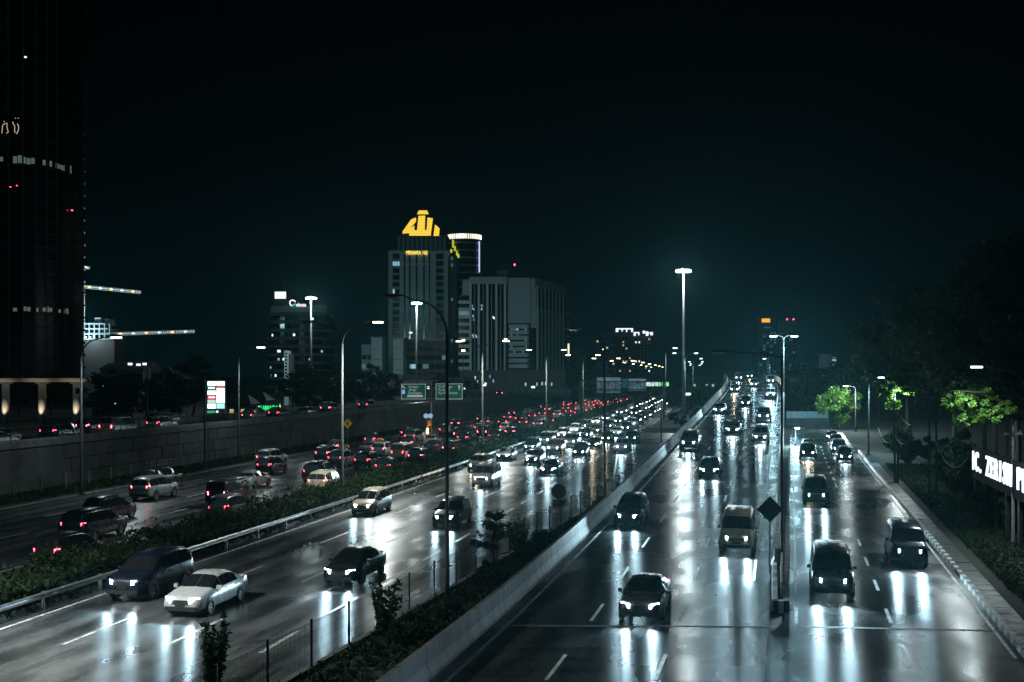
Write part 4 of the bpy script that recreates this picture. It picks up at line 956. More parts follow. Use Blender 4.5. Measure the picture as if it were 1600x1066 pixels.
for i in range(fl):
    z = z0_+i*fh
    for a, b2 in ((613.2, 624.4), (681, 693.2)):
        blk('spandrel', m_bc, T, X(a), X(b2), .1, .65, z, z+fh*.34)
        for k in range(3):
            lit = (i == fl-2 and a < 620) or rb.random() < .02
            blk('window_pane', w_cool if lit else m_bg, T, X(a+(b2-a)*k/3)+.12, X(a+(b2-a)*(k+1)/3)-.12, .38, .62, z+fh*.36, z+fh*.98)
    if rb.random() < .3: blk('window_pane', w_teal, T, X(704), X(707), 3.3, 3.55, z+1, z+2.4)
blk('crown_stage', m_bd, T, X(620), X(697), 4, 22, zr-.3, zt_(368, Y))
for i in range(11): blk('crown_column', m_bc, T, X(621+i*7.2), X(622.6+i*7.2), 3.4, 4.0, zr-.3, zt_(369, Y))
blk('crown_slab', m_bd, T, X(618), X(699), 3.2, 22.5, zt_(369, Y), zt_(367.4, Y)+.4)
zc = zt_(367, Y)+.3; MB().add([(X(622), 3.8, zc), (X(697), 3.8, zc), (X(697), 22, zc), (X(622), 22, zc), (X(652), 7, zt_(326, Y)), (X(670), 7, zt_(326, Y)), (X(670), 16, zt_(326, Y)), (X(652), 16, zt_(326, Y))],
    [(3, 2, 1, 0), (4, 5, 6, 7), (0, 1, 5, 4), (1, 2, 6, 5), (2, 3, 7, 6), (3, 0, 4, 7)]).build('pyramid_roof', m_glassblk, T)
def glyph(poly, nm='calligraphy_stroke'):
    sc = 170/1098.
    MB().extrude([(600+u*sc, 315+v*sc) for u, v in poly], lambda px, py, d: (X(px), 3.0+d, zt_(py, Y)), 0, .35).build(nm, m_gold, T)
glyph([(345, 80), (430, 80), (445, 118), (328, 118)])
glyph([(180, 318), (183, 290), (268, 170), (318, 152), (316, 195), (250, 268), (300, 232), (300, 280), (328, 280), (342, 135), (410, 132), (405, 278), (425, 278), (434, 152), (488, 160), (466, 336), (250, 336), (243, 308)])
glyph([(510, 222), (556, 262), (550, 338), (494, 338)])
for k in range(9):                                      # dark steel lattice bars in front of the glowing strokes
    MB().box(X(626)+k*.0, X(688), 2.86, 2.9, zt_(330+k*4.2, Y)-.03, zt_(330+k*4.2, Y)+.03).build('lattice_bar', m_dark, T)
text('MENARA 165', 2.5, m_goldt, T, (X(651.5), -.6, zt_(395.5, Y)), 0, .1, 'lettering', 0.0, X(668)-X(635))
# low blocks before the tower
for i, (a, b2, tp, YY, lab, mm) in enumerate(((565, 581, 541, 430, 'small banded office wing left of the golden tower', m_bc), (580, 597, 529, 428, 'plain pale stairwell block left of the golden tower', m_bl), (614, 630, 530, 425, 'pale slab block at the foot of the golden tower', m_bl), (630, 700, 532, 440, 'wide low block with dark bands under the golden tower', m_bd))):
    t = thing('office_block', lab, 'building', (0, YY, 0)); x0, x1 = ax(a, YY), ax(b2, YY); zz = zt_(tp, YY)
    blk('wall', mm, t, x0, x1, 0, 14, -.1, zz); blk('parapet', m_bc, t, x0-.2, x1+.2, -.2, 14.2, zz, zz+.6)
    if i in (0, 3):
        for f_ in range(int(zz/3.4)):
            z = 1.5+f_*3.4; nn = max(2, int((x1-x0)/2.2))
            for k in range(nn):
                if x0+(k+1)*(x1-x0)/nn > x1: continue
                blk('window_pane', rb.choice([m_bg]*22+[w_teal, w_cool]), t, x0+(x1-x0)*k/nn+.15, x0+(x1-x0)*(k+1)/nn-.15, -.06, .1, z, z+1.7)
    else:
        for f_ in range(int(zz/4)): blk('joint_band', m_bd, t, x0+.4, x1-.4, -.04, .1, 3+f_*4, 3.15+f_*4)

# round tower behind with lit crown
Y = 650; T = thing('round_tower', 'round dark tower with glowing crown behind the golden tower', 'building', (ax(724, Y), Y+12, 0)); rr0 = (ax(752, Y)-ax(697, Y))/2; zc = zt_(372, Y)
MB().cyl((0, 0), rr0-.4, -.1, zc, 40).build('wall', m_glassblk, T)
for i in range(20): MB().cyl((0, 0), rr0, 3+i*4.3, 3.9+i*4.3, 40).build('floor_band', m_bc, T)
zc2 = zt_(363.5, Y); MB().cyl((0, 0), rr0+.3, zc-.4, zc, 40).build('crown_ledge', m_bc, T); MB().cyl((0, 0), rr0-1.0, zc, zc2-.3, 40).build('crown_core', m_bd, T); MB().cyl((0, 0), rr0+.2, zc2-.3, zc2, 40).build('crown_ledge', m_bc, T)
w_crown = win('crown_glow', (1.0, .93, .75), 1.6)
for i in range(44):
    a = 2*math.pi*i/44; c = (math.cos(a)*(rr0-.1), math.sin(a)*(rr0-.1)); MB().box(c[0]-.12, c[0]+.12, c[1]-(.62 if 30 < i < 34 else .36), c[1]+(.62 if 30 < i < 34 else .36), zc, zc2-.3, a, c).build('crown_light', w_crown, T)
w_blue = win('blue_white_strip', (.55, .62, 1.0), 1.2)
a = -.55
for k in range(6): MB().box(rr0*math.cos(a)+.0, rr0*math.cos(a)+.7, rr0*math.sin(a)-1.1, rr0*math.sin(a)+.3, zc-4-k*3.0, zc-1.2-k*3.0).build('light_strip', w_blue, T)
w_lime = win('lime_ornament', (.75, .8, .05), .7)
for k, (dx, z0, z1) in enumerate(((-.2, 0, 4.2), (.9, -2, .6), (-1.3, -3, -1.2), (2.0, -5.4, -2.2), (3.0, -6.2, -3.8))): MB().box(-6.3+dx, -5.4+dx, -rr0-.2, -rr0+3, zc-5+z0, zc-5+z1).build('lime_panel', w_lime, T)

# big banded office block
Y = 420; T = thing('office_block', 'broad grey office block with tall fins and banded centre', 'building', (0, Y, 0)); zr = zt_(431, Y); zpod = zt_(578, Y)
blk('core', m_bg, T, X(734), X(791), .6, 26, zpod, zr-1.5); blk('core', m_bg, T, X(791), X(836), 2.6, 26, zpod, zr-1.0)
MB().add([(X(835), 2.2, zpod), (X(884), 18, zpod), (X(884), 26, zpod), (X(835), 26, zpod), (X(835), 2.2, zr-1.5), (X(884), 18, zr-2.8), (X(884), 26, zr-2.8), (X(835), 26, zr-1.5)], [(3, 2, 1, 0), (4, 5, 6, 7), (0, 1, 5, 4), (1, 2, 6, 5), (2, 3, 7, 6), (3, 0, 4, 7)]).build('core', m_bg, T)
blk('podium', m_bd, T, X(718), X(884), .5, 26, -.1, zpod)
blk('wing', m_bc, T, X(722), X(733.5), 1.5, 20, zt_(461, Y), zr-1.5)
for k in range(10):
    z = zpod+k*(zt_(463, Y)-zpod)/10; h = (zt_(463, Y)-zpod)/10
    blk('wing_band', m_bl, T, X(716), X(733), 1.0, 20, z, z+h*.45); blk('wing_glass', w_teal if k in (7,) else m_bg, T, X(716.5), X(733), 1.3, 19.5, z+h*.45, z+h)
blk('top_band', m_bc, T, X(733), X(792), -.2, 26.2, zr-3.0, zr-.4)
for i, px in enumerate((735, 748, 761.5, 775.5, 789)): blk('pilaster', m_bl, T, X(px-1.7), X(px+1.7), -.3, .7, zpod-.2, zr-3.0)
for px in (741.5, 755, 768, 782): blk('mullion', m_bc, T, X(px-.5), X(px+.5), .1, .7, zpod, zr-3.0)
for px0 in (737, 742.2, 750.3, 755.6, 763.5, 768.7, 777.6, 782.6):
    for f_ in range(9):
        z = zpod+(zr-3.0-zpod)*f_/9; h = (zr-3-zpod)/9
        r_ = rb.random(); lit = (w_cool if (f_ in (5, 6) and px0 < 757 and r_ < .5) else w_white if (f_ == 5 and px0 > 757 and r_ < .35) else w_cool if (f_ == 3 and px0 < 745) else None)
        blk('window_pane', m_bg, T, X(px0), X(px0+4.4), .38, .58, z+.15, z+h-.15)
        if lit:
            for j in range(5):
                a = px0+rb.uniform(.2, 3.4); zz = z+rb.uniform(.5, h-1.2); blk('lit_pane', lit, T, X(a), X(a+.9), .3, .37, zz, zz+.7)
blk('centre_panel', m_bc, T, X(793), X(829), 1.4, 3, zt_(505, Y), zr-.6); blk('centre_panel', m_bc, T, X(829.2), X(838), 1.8, 4, zt_(512, Y), zr-.8)
for k in range(8):
    z = zpod+.6+k*(zt_(507, Y)-zpod)/8.0; MB().add([(X(794), 1.9, z), (X(797), 1.2, z), (X(824), 1.2, z), (X(827), 1.9, z), (X(827), 3, z), (X(794), 3, z)]+[(X(794), 1.9, z+1.5), (X(797), 1.2, z+1.5), (X(824), 1.2, z+1.5), (X(827), 1.9, z+1.5), (X(827), 3, z+1.5), (X(794), 3, z+1.5)],
        [(5, 4, 3, 2, 1, 0), (6, 7, 8, 9, 10, 11)]+[(i, (i+1) % 6, (i+1) % 6+6, i+6) for i in range(6)]).build('balcony_band', m_bl, T)
    for j in range(6):
        blk('window_pane', rb.choice([m_bg]*8+[w_teal]) if k != 6 else rb.choice([m_bg, w_cool, w_teal]), T, X(797+j*4.5)+.1, X(797+(j+1)*4.5)-.1, 2.2, 2.5, z+1.6, z+3.2)
for i in range(8):
    f_ = i/7; px = 840+f_*43; yy = 2.2+f_*15.6; z1 = zr-3.4-f_*1.2
    blk('fin', m_bc, T, X(px)-.45, X(px)+.45, yy-.9, yy+.6, zpod-.2, zt_(480, Y)-f_*1.0); blk('fin', m_bc, T, X(px)-.3, X(px)+.3, yy-.5, yy+.6, zt_(480, Y)-f_*1.0, z1)
MB().add([(X(836), 1.2, zr-4), (X(885), 17, zr-5.2), (X(885), 26, zr-5.2), (X(836), 26, zr-4), (X(836), 1.2, zr-.7), (X(885), 17, zr-2.4), (X(885), 26, zr-2.4), (X(836), 26, zr-.7)], [(3, 2, 1, 0), (4, 5, 6, 7), (0, 1, 5, 4), (1, 2, 6, 5), (2, 3, 7, 6), (3, 0, 4, 7)]).build('top_band', m_bc, T)
blk('roof_plant', m_bd, T, X(776), X(793), 8, 18, zr-1, zt_(419, Y)); MB().tube([(X(804), 9, zr-1), (X(804), 9, zt_(411, Y))], .12, 5).build('aerial', m_dark, T); blk('beacon', m_red, T, X(803), X(805.4), 8.6, 9.4, zt_(411.5, Y), zt_(408.8, Y))
for px, py, ww in ((757, 600, 3), (820, 600, 2.5), (838, 600, 2), (846, 599, 2.4), (852, 599, 2), (861, 600, 2), (745, 597, 1.5), (770, 595, 1.5), (742, 590, 1), (765, 588, 1)): blk('shop_window', rb.choice([w_cool, w_white, w_cool]), T, X(px), X(px+ww), .35, .6, zt_(py+3, Y), zt_(py-2, Y))
# neighbour strip building right of it with a bright vertical sign
Y = 455; T = thing('office_block', 'narrow dark block right of the finned office with vertical bright sign', 'building', (0, Y, 0))
blk('wall', m_bd, T, X(884), X(890), 0, 12, -.1, zt_(480, Y)); blk('wall', m_bd, T, X(889), X(916), 4, 16, -.1, zt_(545, Y)); blk('lit_sign', win('warm_sign', (1, .9, .6), 1.2), T, X(887), X(889.6), -.5, -.1, zt_(556, Y), zt_(537, Y))
for k in range(8): blk('balcony', m_bc, T, X(884.2), X(890.2), -.5, 0, zt_(575-k*12, Y), zt_(573-k*12, Y))

# curved office block with glowing logo at left
Y = 480; T = thing('office_block', 'curved banded office block with round logo sign on its roof', 'building', (ax(458, Y), Y+16, 0)); W2 = ax(511, Y)-ax(405, Y); zr = zt_(487, Y)
def arc(r0, z0, z1, nm, m, k=1.0): 
    pts = [(W2/2*k*math.sin(t)*1.0, -r0*math.cos(t)) for t in [(-1.25+2.5*i/16) for i in range(17)]]
    poly = pts+[(W2/2*k*.95, 10), (-W2/2*k*.95, 10)]; n_ = len(poly)
    MB().add([(x, y, z0) for x, y in poly]+[(x, y, z1) for x, y in poly], [tuple(range(n_-1, -1, -1)), tuple(range(n_, 2*n_))]+[(i, (i+1) % n_, (i+1) % n_+n_, i+n_) for i in range(n_)]).build(nm, m, T)
arc(13.4, -.1, zr, 'glass_core', m_bg, .97)
fh = 3.45; nf = int(zr/fh)
for i in range(nf+1): arc(14, i*fh, i*fh+1.35, 'floor_band', mat('facade_slate', (.10, .15, .165), .75, noise=.2, nscale=.2))
for k in range(16):
    i = rb.choice([2, 3, 4, 5, 7, 9]); t_ = rb.uniform(-1, 1); x = W2/2*.97*math.sin(t_); y_ = -13.5*math.cos(t_)
    MB().box(x-.45, x+.45, y_-.1, y_+.1, i*fh+1.6, i*fh+2.6, t_, (x, y_)).build('lit_window', rb.choice([w_cool, w_white, w_teal]), T)
bx0 = ax(422, Y)-ax(458, Y); bx1 = ax(440, Y)-ax(458, Y)
blk('roof_house', m_bc, T, ax(416, Y)-ax(458, Y), ax(505, Y)-ax(458, Y), -7, 4, zr, zt_(476, Y))
blk('roof_box', m_bd, T, bx0-.5, bx1+.5, -6.5, -1, zt_(476, Y), zt_(452, Y))
for i in range(6): blk('lit_panel', w_white, T, lerp(bx0, bx1, i/6)+.06, lerp(bx0, bx1, (i+1)/6)-.06, -6.7, -6.55, zt_(464.5, Y), zt_(453.5, Y))
MB().tube([(bx1-1, -4, zt_(452, Y)), (bx1-1, -4, zt_(436, Y))], .1, 5).build('aerial', m_dark, T)
xl = ax(451, Y)-ax(458, Y); zl = zt_(471.5, Y); lg = MB()
lg.tube([(xl+1.2*math.cos(a), -7.4, zl+1.2*math.sin(a)) for a in [R(20+i*20) for i in range(13)]], .24, 6).build('logo_ring', win('logo_white', (1, .85, 1.0), 1.5), T)
MB().extrude([(-.9, -.9), (0, -1.2), (.9, -.7), (1.1, .1), (.2, -.2)], lambda u, v, d: (xl+.3+u, d, zl+v-.2), -7.6, -7.35).build('logo_leaf', win('logo_green', (.05, .8, .2), .7), T)
text('elnusa', 2.2, win('logo_text', (.95, .85, 1.0), 1.6), T, (ax(464.5, Y)-ax(458, Y), -7.4, zt_(474.5, Y)), 0, .06, 'lettering', .02, ax(472, Y)-ax(456.5, Y))
# slender slab before it
Y = 350; T = thing('slender_tower', 'slender pale slab tower in front of the curved office block', 'building', (0, Y, 0)); blk('wall', m_bl, T, X(444), X(450), 0, 5, -.1, zt_(548, Y)); blk('wall', m_bd, T, X(450), X(455), 1, 5, -.1, zt_(553, Y))
for k in range(9): blk('window_pane', m_bg, T, X(445.4), X(448.6), -.05, .1, zt_(594-k*5, Y), zt_(591.4-k*5, Y))

# black glass tower at the left edge
Y = 330; T = thing('glass_tower', 'very tall black glass tower at the left edge with lit floors', 'building', (ax(-50, Y+24), Y+24, 0)); A_, B_ = ax(118, Y+24)-ax(-50, Y+24), 23.0; TX = ax(-50, Y+24)
NF = 36
def sup(t, k=1.0):
    c, s = math.cos(t), math.sin(t); p = .62; return (A_*k*math.copysign(abs(c)**p, c), B_*k*math.copysign(abs(s)**p, s))
PL = [sup(2*math.pi*i/NF) for i in range(NF)]
def ringpoly(k, z0, z1): 
    pl = [sup(2*math.pi*i/NF, k) for i in range(NF)]; return MB().add([(x, y, z0) for x, y in pl]+[(x, y, z1) for x, y in pl], [tuple(range(NF-1, -1, -1)), tuple(range(NF, 2*NF))]+[(i, (i+1) % NF, (i+1) % NF+NF, i+NF) for i in range(NF)])
ringpoly(.985, -.1, 135).build('glass_core', m_glassblk, T)
fb = ringpoly(1.0, 0, .55).mesh('floor_band', mat('tower_band', (.010, .012, .013), .5, spec=.15)); zf0 = 11.5
for i in range(31): put('floor_band', fb, T, (0, 0, zf0+i*3.95))
fin = MB().box(-.12, .12, -.12, .12, 8, 135).mesh('mullion', mat('tower_fin', (.02, .023, .025), .4, .2))
for i in range(NF):
    if PL[i][1] < 6: put('mullion', fin, T, (PL[i][0]*1.005, PL[i][1]*1.005, 0))
def lit_floor(zc, idx, m, h=2.6):
    for i in idx:
        a = Vector((*PL[i % NF], 0))*.992; b2 = Vector((*PL[(i+1) % NF], 0))*.992
        nn = max(1, int((b2-a).length/1.1))
        for k in range(nn):
            if rb.random() < .45: continue
            c0 = a.lerp(b2, (k+.08)/nn); c1 = a.lerp(b2, (k+.92)/nn); z0 = zc+rb.uniform(0, .4); z1 = zc+h*rb.uniform(.6, 1)
            MB().add([(c0.x, c0.y, z0), (c1.x, c1.y, z0), (c1.x, c1.y, z1), (c0.x, c0.y, z1)], [(0, 1, 2, 3)]).build('lit_pane', m, T)
fz = lambda py: zf0+3.95*round((zt_(py, Y)-zf0)/3.95)+.6
lit_floor(fz(262), range(24, 36), w_green); lit_floor(fz(492), range(24, 36), w_green, 1.8); lit_floor(fz(512), range(27, 29), w_green, 1.6)
for px, py in ((14, 291), (24, 289)): blk('beacon', m_red, T, ax(px, Y)-TX, ax(px+1.5, Y)-TX, -B_-.5, -B_-.2, zt_(py+1, Y), zt_(py, Y))
blk('beacon', m_red, T, A_-.2, A_+.2, -3, -2.6, zt_(313, Y), zt_(311.5, Y))
w_out = win('outline_letters', (1.0, .85, .55), .45)
for pts in ([(2, 208), (3, 196), (6, 193), (10, 192), (10, 199), (12, 206), (9, 208)], [(19, 190), (20, 194), (22, 196), (22, 206), (25, 209), (28, 203), (28, 196), (26, 193)], [(5, 189), (6, 190)], [(23, 184), (23.6, 185)], [(27.5, 184), (28, 185)]):
    MB().tube([(ax(px, Y)-TX, -B_-.6, zt_(py, Y)) for px, py in pts], .12, 5).build('outline_letter', w_out, T)
blk('roof_lamp', w_white, T, ax(36.5, Y)-TX, ax(40, Y)-TX, -B_-.4, -B_-.2, zt_(89.5, Y), zt_(87, Y))
# canopy with uplit columns
Y = 222; T = thing('canopy', 'flat roofed canopy on three uplit round columns at the left edge', 'canopy', (0, Y, 0)); m_can = mat('canopy_stone', (.45, .43, .40), .7, noise=.15)
za = zt_(597, Y); zb_ = zt_(591, Y); MB().add([(X(-60), -2, za), (X(142), -2, za), (X(148), -3, zb_), (X(-60), -3, zb_), (X(-60), 9, za), (X(142), 9, za), (X(148), 9, zb_), (X(-60), 9, zb_)], [(0, 1, 2, 3), (7, 6, 5, 4), (0, 4, 5, 1), (3, 2, 6, 7), (1, 5, 6, 2), (0, 3, 7, 4)]).build('roof_slab', m_can, T)
for px in (9, 66, 120):
    MB().cyl((X(px), 0), .72, -.1, za-.35, 18).build('column', m_can, T, True); MB().cyl((X(px), 0), 1.25, za-.4, za-.02, 18).build('capital', m_can, T)
    lamp('uplight', 'SPOT', (X(px), -1.9, .3), 1000, (1.0, .84, .62), T, .1, (R(180-11), 0, 0), R(62), .9); MB().cyl((X(px), -1.7), .18, -.1, .22, 10).build('uplight_housing', m_dark, T)
# building under construction and cranes
Y = 430; T = thing('construction_block', 'unfinished concrete block with floodlit frame right of the black tower', 'building', (0, Y, 0))
for i, py in enumerate((530, 522, 514, 506)): blk('slab', m_bc, T, X(112), X(176-i*4), 0, 12, zt_(py+1, Y), zt_(py-1, Y))
for i in range(8): blk('frame_column', m_bc, T, X(114+i*8), X(115.6+i*8), .2, 1.2, zt_(531, Y), zt_(506, Y))
blk('core_wall', m_bl, T, X(143), X(153), 3, 9, zt_(507, Y), zt_(496, Y)); blk('core_wall', m_bl, T, X(159), X(166), 3, 9, zt_(507, Y), zt_(498, Y)); blk('lower_wall', m_bd, T, X(112), X(178), .5, 12, -.1, zt_(531, Y))
for px, py in ((133, 527), (140, 527.5), (146, 526)): blk('work_lamp', w_white, T, X(px), X(px+3), -.6, -.3, zt_(py+1.5, Y), zt_(py-1.5, Y))
lamp('work_light', 'POINT', (X(140), -6, zt_(519, Y)), 7000, (.75, .95, 1), T, .5)
w_bulb = win('crane_bulbs', (.75, 1.0, 1.0), 1.6); w_bulbo = win('crane_bulbs_orange', (1, .45, .15), 3.0); m_crane = mat('glowing_crane_steel', (.5, .5, .48), .5, emit=(.7, .9, 1), es=.14, sample=False)  # faint emission in the crane steel stands in for light on the lattice
def lattice(mb, a, b2, w, n, r):
    a = Vector(a); b2 = Vector(b2); d = (b2-a).normalized(); u = d.cross(Vector((0, 1, 0))).normalized()*w; v = Vector((0, w, 0))
    cs = [u*.5+v*.5, u*.5-v*.5, -u*.5-v*.5, -u*.5+v*.5]
    for c in cs: mb.tube([a+c, b2+c], r, 4)
    for i in range(n):
        p, q = a.lerp(b2, i/n), a.lerp(b2, (i+1)/n)
        for j in range(4): mb.tube([p+cs[j], q+cs[(j+1) % 4]], r*.7, 3, False)
def crane(label, Y, mast_px, mast_y0, mast_y1, jib, bulbs, mast=True):
    t = thing('tower_crane', label, 'crane', (0, Y, 0), 0, 'lit tower cranes'); m1 = MB()
    lattice(m1, (X_(mast_px, Y), 0, -.1), (X_(mast_px, Y), 0, zt_(mast_y1, Y)), 1.8, 26, .13); m1.build('mast', m_crane if mast else m_dark, t)
    (a, b2), (c, d) = jib; m2 = MB(); lattice(m2, (X_(a, Y), 0, zt_(b2, Y)), (X_(c, Y), 0, zt_(d, Y)), 1.1, 22, .09); m2.build('jib', m_crane, t)
    m3 = MB(); lattice(m3, (X_(a, Y), 0, zt_(b2, Y)), (X_(a, Y)-9, 0, zt_(b2-1, Y)), 1.1, 6, .09); m3.build('counter_jib', m_crane, t)
    blk('cab', m_bc, t, X_(mast_px, Y)-1, X_(mast_px, Y)+1, -1.2, 1, zt_(mast_y1, Y)-2.6, zt_(mast_y1, Y)-.3); m4 = MB(); m4.tube([(X_(mast_px, Y), 0, zt_(mast_y1, Y)), (X_(mast_px, Y), 0, zt_(mast_y1-12, Y))], .25, 5); m4.build('apex', m_crane, t)
    for i in range(bulbs):
        f_ = i/(bulbs-1); px, py = a+(c-a)*f_, b2+(d-b2)*f_
        big = i % 6 == 5; s_ = .30 if big else .11
        blk('bulb', w_bulbo if (big and i % 4 == 1) else w_bulb, t, X_(px, Y)-s_*1.4, X_(px, Y)+s_*1.4, -1.0, -.7, zt_(py, Y)-s_, zt_(py, Y)+s_)
X_ = lambda px, Y: ax(px, Y)
crane('tower crane with lit mast and jib right of the black tower', 440, 127, 530, 452, ((127, 447.5), (220, 457)), 34)
crane('lower tower crane whose lit jib reaches furthest right', 445, 172, 540, 524, ((172, 522.5), (304, 518)), 40, False)
crane('small crane jib peeking out above beside the black tower', 470, 112, 530, 420, ((112, 415.5), (140, 419)), 14, False)
lamp('crane_light', 'POINT', (ax(127, 436), 436, zt_(487, 440)), 2600, (.5, 1, .85), None, .4)

# apartment towers near the highway's end
Y = 620; T = thing('apartment_tower', 'apartment tower with white lit rooftop outline and scattered windows', 'building', (0, Y, 0))
blk('wall', m_bd, T, X(966), X(990), 0, 14, -.1, zt_(520, Y)); blk('wall', m_bd, T, X(990), X(1019), 3, 16, -.1, zt_(524, Y))
w_lil = win('lilac_outline', (.85, .85, 1.0), 1.3)
for a, b2, c, d in ((962, 966, 513, 519), (962, 989, 513, 515), (971, 973, 513, 518), (978, 980, 515, 519), (986, 989, 513, 519), (990, 993, 519, 525), (990, 999, 519, 521), (997, 999, 519, 524), (1004, 1008, 517, 520), (1009, 1013, 518, 525), (1016, 1020, 519, 524), (1004, 1020, 520, 521.3)): blk('lit_outline', w_lil, T, X(a), X(b2), -.6, -.3, zt_(d, Y), zt_(c, Y))
for i in range(12):
    for j in range(10):
        a = 967.5+j*5.2; yy = -.12 if a < 988 else 2.88
        if 986.5 < a < 990.5: continue
        blk('window_pane', rb.choice([w_warm, w_white, w_warm]) if rb.random() < .24 else m_bg, T, X(a), X(a+2.2), yy, yy+.15, zt_(531+i*5, Y), zt_(528.4+i*5, Y))
T = thing('apartment_tower', 'dark apartment tower left of the lit rooftop outline', 'building', (0, 600, 0)); Y = 600
blk('wall', m_bd, T, X(930), X(962), 0, 16, -.1, zt_(520, Y))
for i in range(12):
    for j in range(6): blk('window_pane', w_warm if rb.random() < .04 else m_bg, T, X(932+j*5), X(935+j*5), -.12, .05, zt_(530+i*5, Y), zt_(527+i*5, Y))
# towers beyond the flyover crest
Y = 760; T = thing('office_tower', 'distant dark tower with orange sign beyond the flyover crest', 'building', (0, Y, 0)); blk('wall', m_bd, T, X(1184), X(1216), 0, 20, -.1, zt_(496, Y)); blk('orange_sign', win('orange_sign', (1, .45, .05), 1.0), T, X(1190), X(1203), -.6, -.2, zt_(504, Y), zt_(498, Y))
blk('lit_strip', w_teal, T, X(1194), X(1204), -.5, -.2, zt_(513, Y), zt_(511, Y))
for i in range(14):
    for j in range(5): blk('window_pane', w_teal if rb.random() < .3 else m_bg, T, X(1187+j*5.6), X(1190+j*5.6), -.15, .05, zt_(522+i*5, Y), zt_(519.5+i*5, Y))
Y = 800; T = thing('office_tower', 'distant dark tower with two red roof beacons beyond the crest', 'building', (0, Y, 0)); blk('wall', m_bd, T, X(1218), X(1246), 0, 20, -.1, zt_(502, Y))
for px in (1229, 1239): blk('beacon', m_red, T, X(px), X(px+1.6), -.5, .3, zt_(500, Y), zt_(498, Y))
for i in range(12):
    for j in range(4): blk('window_pane', w_teal if rb.random() < .15 else m_bg, T, X(1221+j*6), X(1224+j*6), -.15, .05, zt_(522+i*5, Y), zt_(519.5+i*5, Y))
Y = 330; T = thing('office_block', 'small block with a column of lit windows above the right wood', 'building', (0, Y, 0)); blk('wall', m_bc, T, X(1291), X(1299), 0, 8, -.1, zt_(553, Y)); blk('wall', m_bd, T, X(1299), X(1312), .5, 8, -.1, zt_(555, Y))
for i in range(5): blk('lit_window', w_cool if i % 2 else w_teal, T, X(1301), X(1307), .3, .5, zt_(560+i*4, Y), zt_(557.6+i*4, Y))
# low white wall across the end of the service road
Y = 205; T = thing('low_wall', 'pale low wall across the far end of the service road', 'wall', (0, Y, 0))
for i in range(8): blk('wall_panel', m_bc, T, X(1229+i*8.2), X(1229+(i+1)*8.2)-.05, 0, .3, 1.6, zt_(643, Y))
blk('wall_base', m_concd, T, X(1229), X(1296), .05, .6, -.1, 1.6)

# lit sign board and green letters beyond the raised road
Y = 187; T = thing('sign_board', 'bright white backlit sign board with red and green strips', 'sign', (0, Y, 0)); bw = win('backlit_white', (.88, 1.0, 1.0), 1.9)
br = win('backlit_red', (.9, .06, .1), .8); bgn = win('backlit_green', (.02, .35, .16), .5); bcy = win('backlit_cyan', (.45, .95, 1.0), 1.1)
blk('cabinet', m_bd, T, X(322.5), X(352.5), .02, .5, zt_(641, Y), zt_(595, Y))
for a, b2, c, d, mm in ((324.5, 337, 596, 603, bw), (338.5, 351, 596, 603, bw), (324.5, 337, 604, 609.5, bgn), (338.5, 351, 604, 606, br), (338.5, 351, 606.5, 609, bw), (324.5, 337, 610.5, 617, bw), (338.5, 351, 610, 630, bw), (324.5, 337, 617.6, 624.5, br), (326.5, 336, 620, 622, bw), (324.5, 337, 625, 630, win('backlit_pale', (.6, .9, .75), .9)), (324.5, 337, 631, 638.5, bw), (338.5, 351, 631, 638.5, bcy), (326, 335.5, 605, 607.5, bw)):
    off = -.06 if (c, a) in ((620, 326.5), (605, 326)) else 0
    blk('lit_panel', mm, T, X(a), X(b2), -.12+off, 0+off, zt_(d, Y), zt_(c, Y))
blk('green_panel', win('green_panel', (.03, .6, .2), .7), T, X(324), X(336), -.1, .0, zt_(645.5, Y), zt_(642, Y)); MB().tube([(X(339.5), -.1, zt_(643.5, Y)), (X(339.5), 0, zt_(643.5, Y))], .2, 10).build('round_lamp', w_white, T)
for px in (328, 347): blk('leg', m_dark, T, X(px)-.12, X(px)+.12, .1, .4, -.1, zt_(641, Y))
Y = 192; T = thing('letter_sign', 'green glowing letters on a low wall right of the white board', 'sign', (0, Y, 0)); gl_ = win('green_letters', (.02, 1.0, .25), 1.1)
blk('base_wall', m_bd, T, X(398), X(445), 0, .4, -.1, zt_(643.2, Y))
text('ALAMANDA', 1.15, gl_, T, (X(419), -.05, zt_(637.8, Y)), R(0), .06, 'lettering', .015, X(434)-X(403))
MB().extrude([(-.12, -.55), (.12, -.55), (.3, -.1), (.1, .3), (0, .75), (-.1, .3), (-.3, -.1)], lambda u, v, d: (X(437.5)+u, d, zt_(637.5, Y)+v), -.1, 0).build('leaf_emblem', win('lime_emblem', (.6, 1.0, .1), 1.0), T)
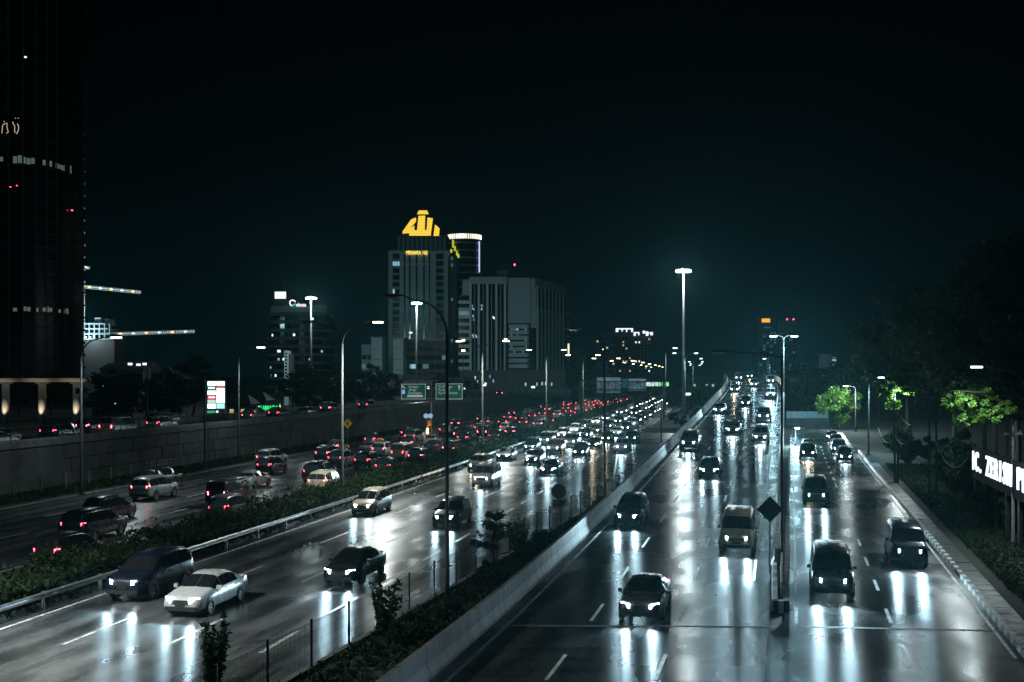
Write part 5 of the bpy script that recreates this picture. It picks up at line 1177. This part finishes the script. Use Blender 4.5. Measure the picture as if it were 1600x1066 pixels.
# little houses and lit shops between road and skyline
for i, (px, Y, wd, h, mm) in enumerate(((384, 215, 7, 4.6, w_white), (372, 205, 4, 4.2, w_warm), (175, 250, 9, 5.0, w_white), (190, 320, 12, 11, w_cool), (210, 340, 10, 12, w_cool), (232, 330, 12, 10, w_teal), (262, 360, 10, 8, w_warm), (495, 340, 12, 6, w_white), (540, 350, 14, 7, w_teal), (600, 380, 12, 8, w_cool), (660, 395, 16, 8, w_white), (700, 400, 14, 7, w_white), (925, 470, 16, 10, w_cool), (985, 520, 16, 9, w_warm), (1110, 420, 18, 9, w_cool), (1130, 460, 16, 12, w_warm), (1243, 300, 8, 7, w_teal))):
    t = thing('low_house', 'low dark house with lit windows, %s from the left' % ['seventh', 'sixth', 'first', 'second', 'third', 'fourth', 'fifth', 'eighth', 'ninth', 'tenth', 'eleventh', 'twelfth', 'thirteenth', 'fourteenth', 'fifteenth', 'sixteenth', 'seventeenth'][i], 'house', bp_(px, Y), 0, 'low houses below the skyline')
    blk('wall', m_bd, t, -wd/2, wd/2, 0, 7, -.1, h)
    MB().add([(-wd/2-.5, -.6, h-.1), (wd/2+.5, -.6, h-.1), (wd/2+.5, 7.6, h-.1), (-wd/2-.5, 7.6, h-.1), (-wd/2+1, 3.5, h+1.6), (wd/2-1, 3.5, h+1.6)], [(3, 2, 1, 0), (0, 1, 5, 4), (1, 2, 5), (2, 3, 4, 5), (3, 0, 4)]).build('roof', m_bd, t)
    nn = max(2, int(wd/2.2))
    for k in range(nn):
        if rb.random() < .6: blk('lit_window', mm, t, -wd/2+wd*(k+.25)/nn, -wd/2+wd*(k+.6)/nn, -.08, .1, h*.55, h*.55+.9)
for i, (px, py, Y) in enumerate(((204, 569, 300), (217, 570, 310), (227, 569, 300), (724, 548, 395), (790, 531, 397), (724, 532, 398), (1075, 616, 262), (757, 602, 380), (642, 520, 420), (833, 605, 330), (943, 546, 500))):
    z = zt_(py, Y); t = thing('floodlight_pole', 'small distant floodlight pole, %s counted among the skyline lights' % ORD[i], 'light pole', bp_(px, Y), 0, 'small distant floodlights')
    MB().tube([(0, 0, -.1), (0, 0, z)], [.14, .09], 6).build('pole', m_pole, t); MB().box(-.55, .55, -.5, -.2, z-.3, z+.3).build('lens', w_white if i not in (3, 4, 5) else m_lens_y, t); MB().box(-.6, .6, -.2, .15, z-.35, z+.35).build('housing', m_dark, t)

# ------------------------------------------------------------------ night haze
hz = MB().box(-1500, 1500, -40, 1600, -1.5, 150).build('haze', None); struct(hz, 'thin night haze over the whole place', 'stuff')
hm = bpy.data.materials.new('haze'); hm.use_nodes = True; hn = hm.node_tree; hn.nodes.clear()
ho = hn.nodes.new('ShaderNodeOutputMaterial'); hv = hn.nodes.new('ShaderNodeVolumePrincipled'); hv.inputs['Color'].default_value = (.30, .84, .95, 1); hv.inputs['Density'].default_value = .00008; hv.inputs['Anisotropy'].default_value = .80
hn.links.new(hv.outputs[0], ho.inputs['Volume']); hz.data.materials.append(hm)
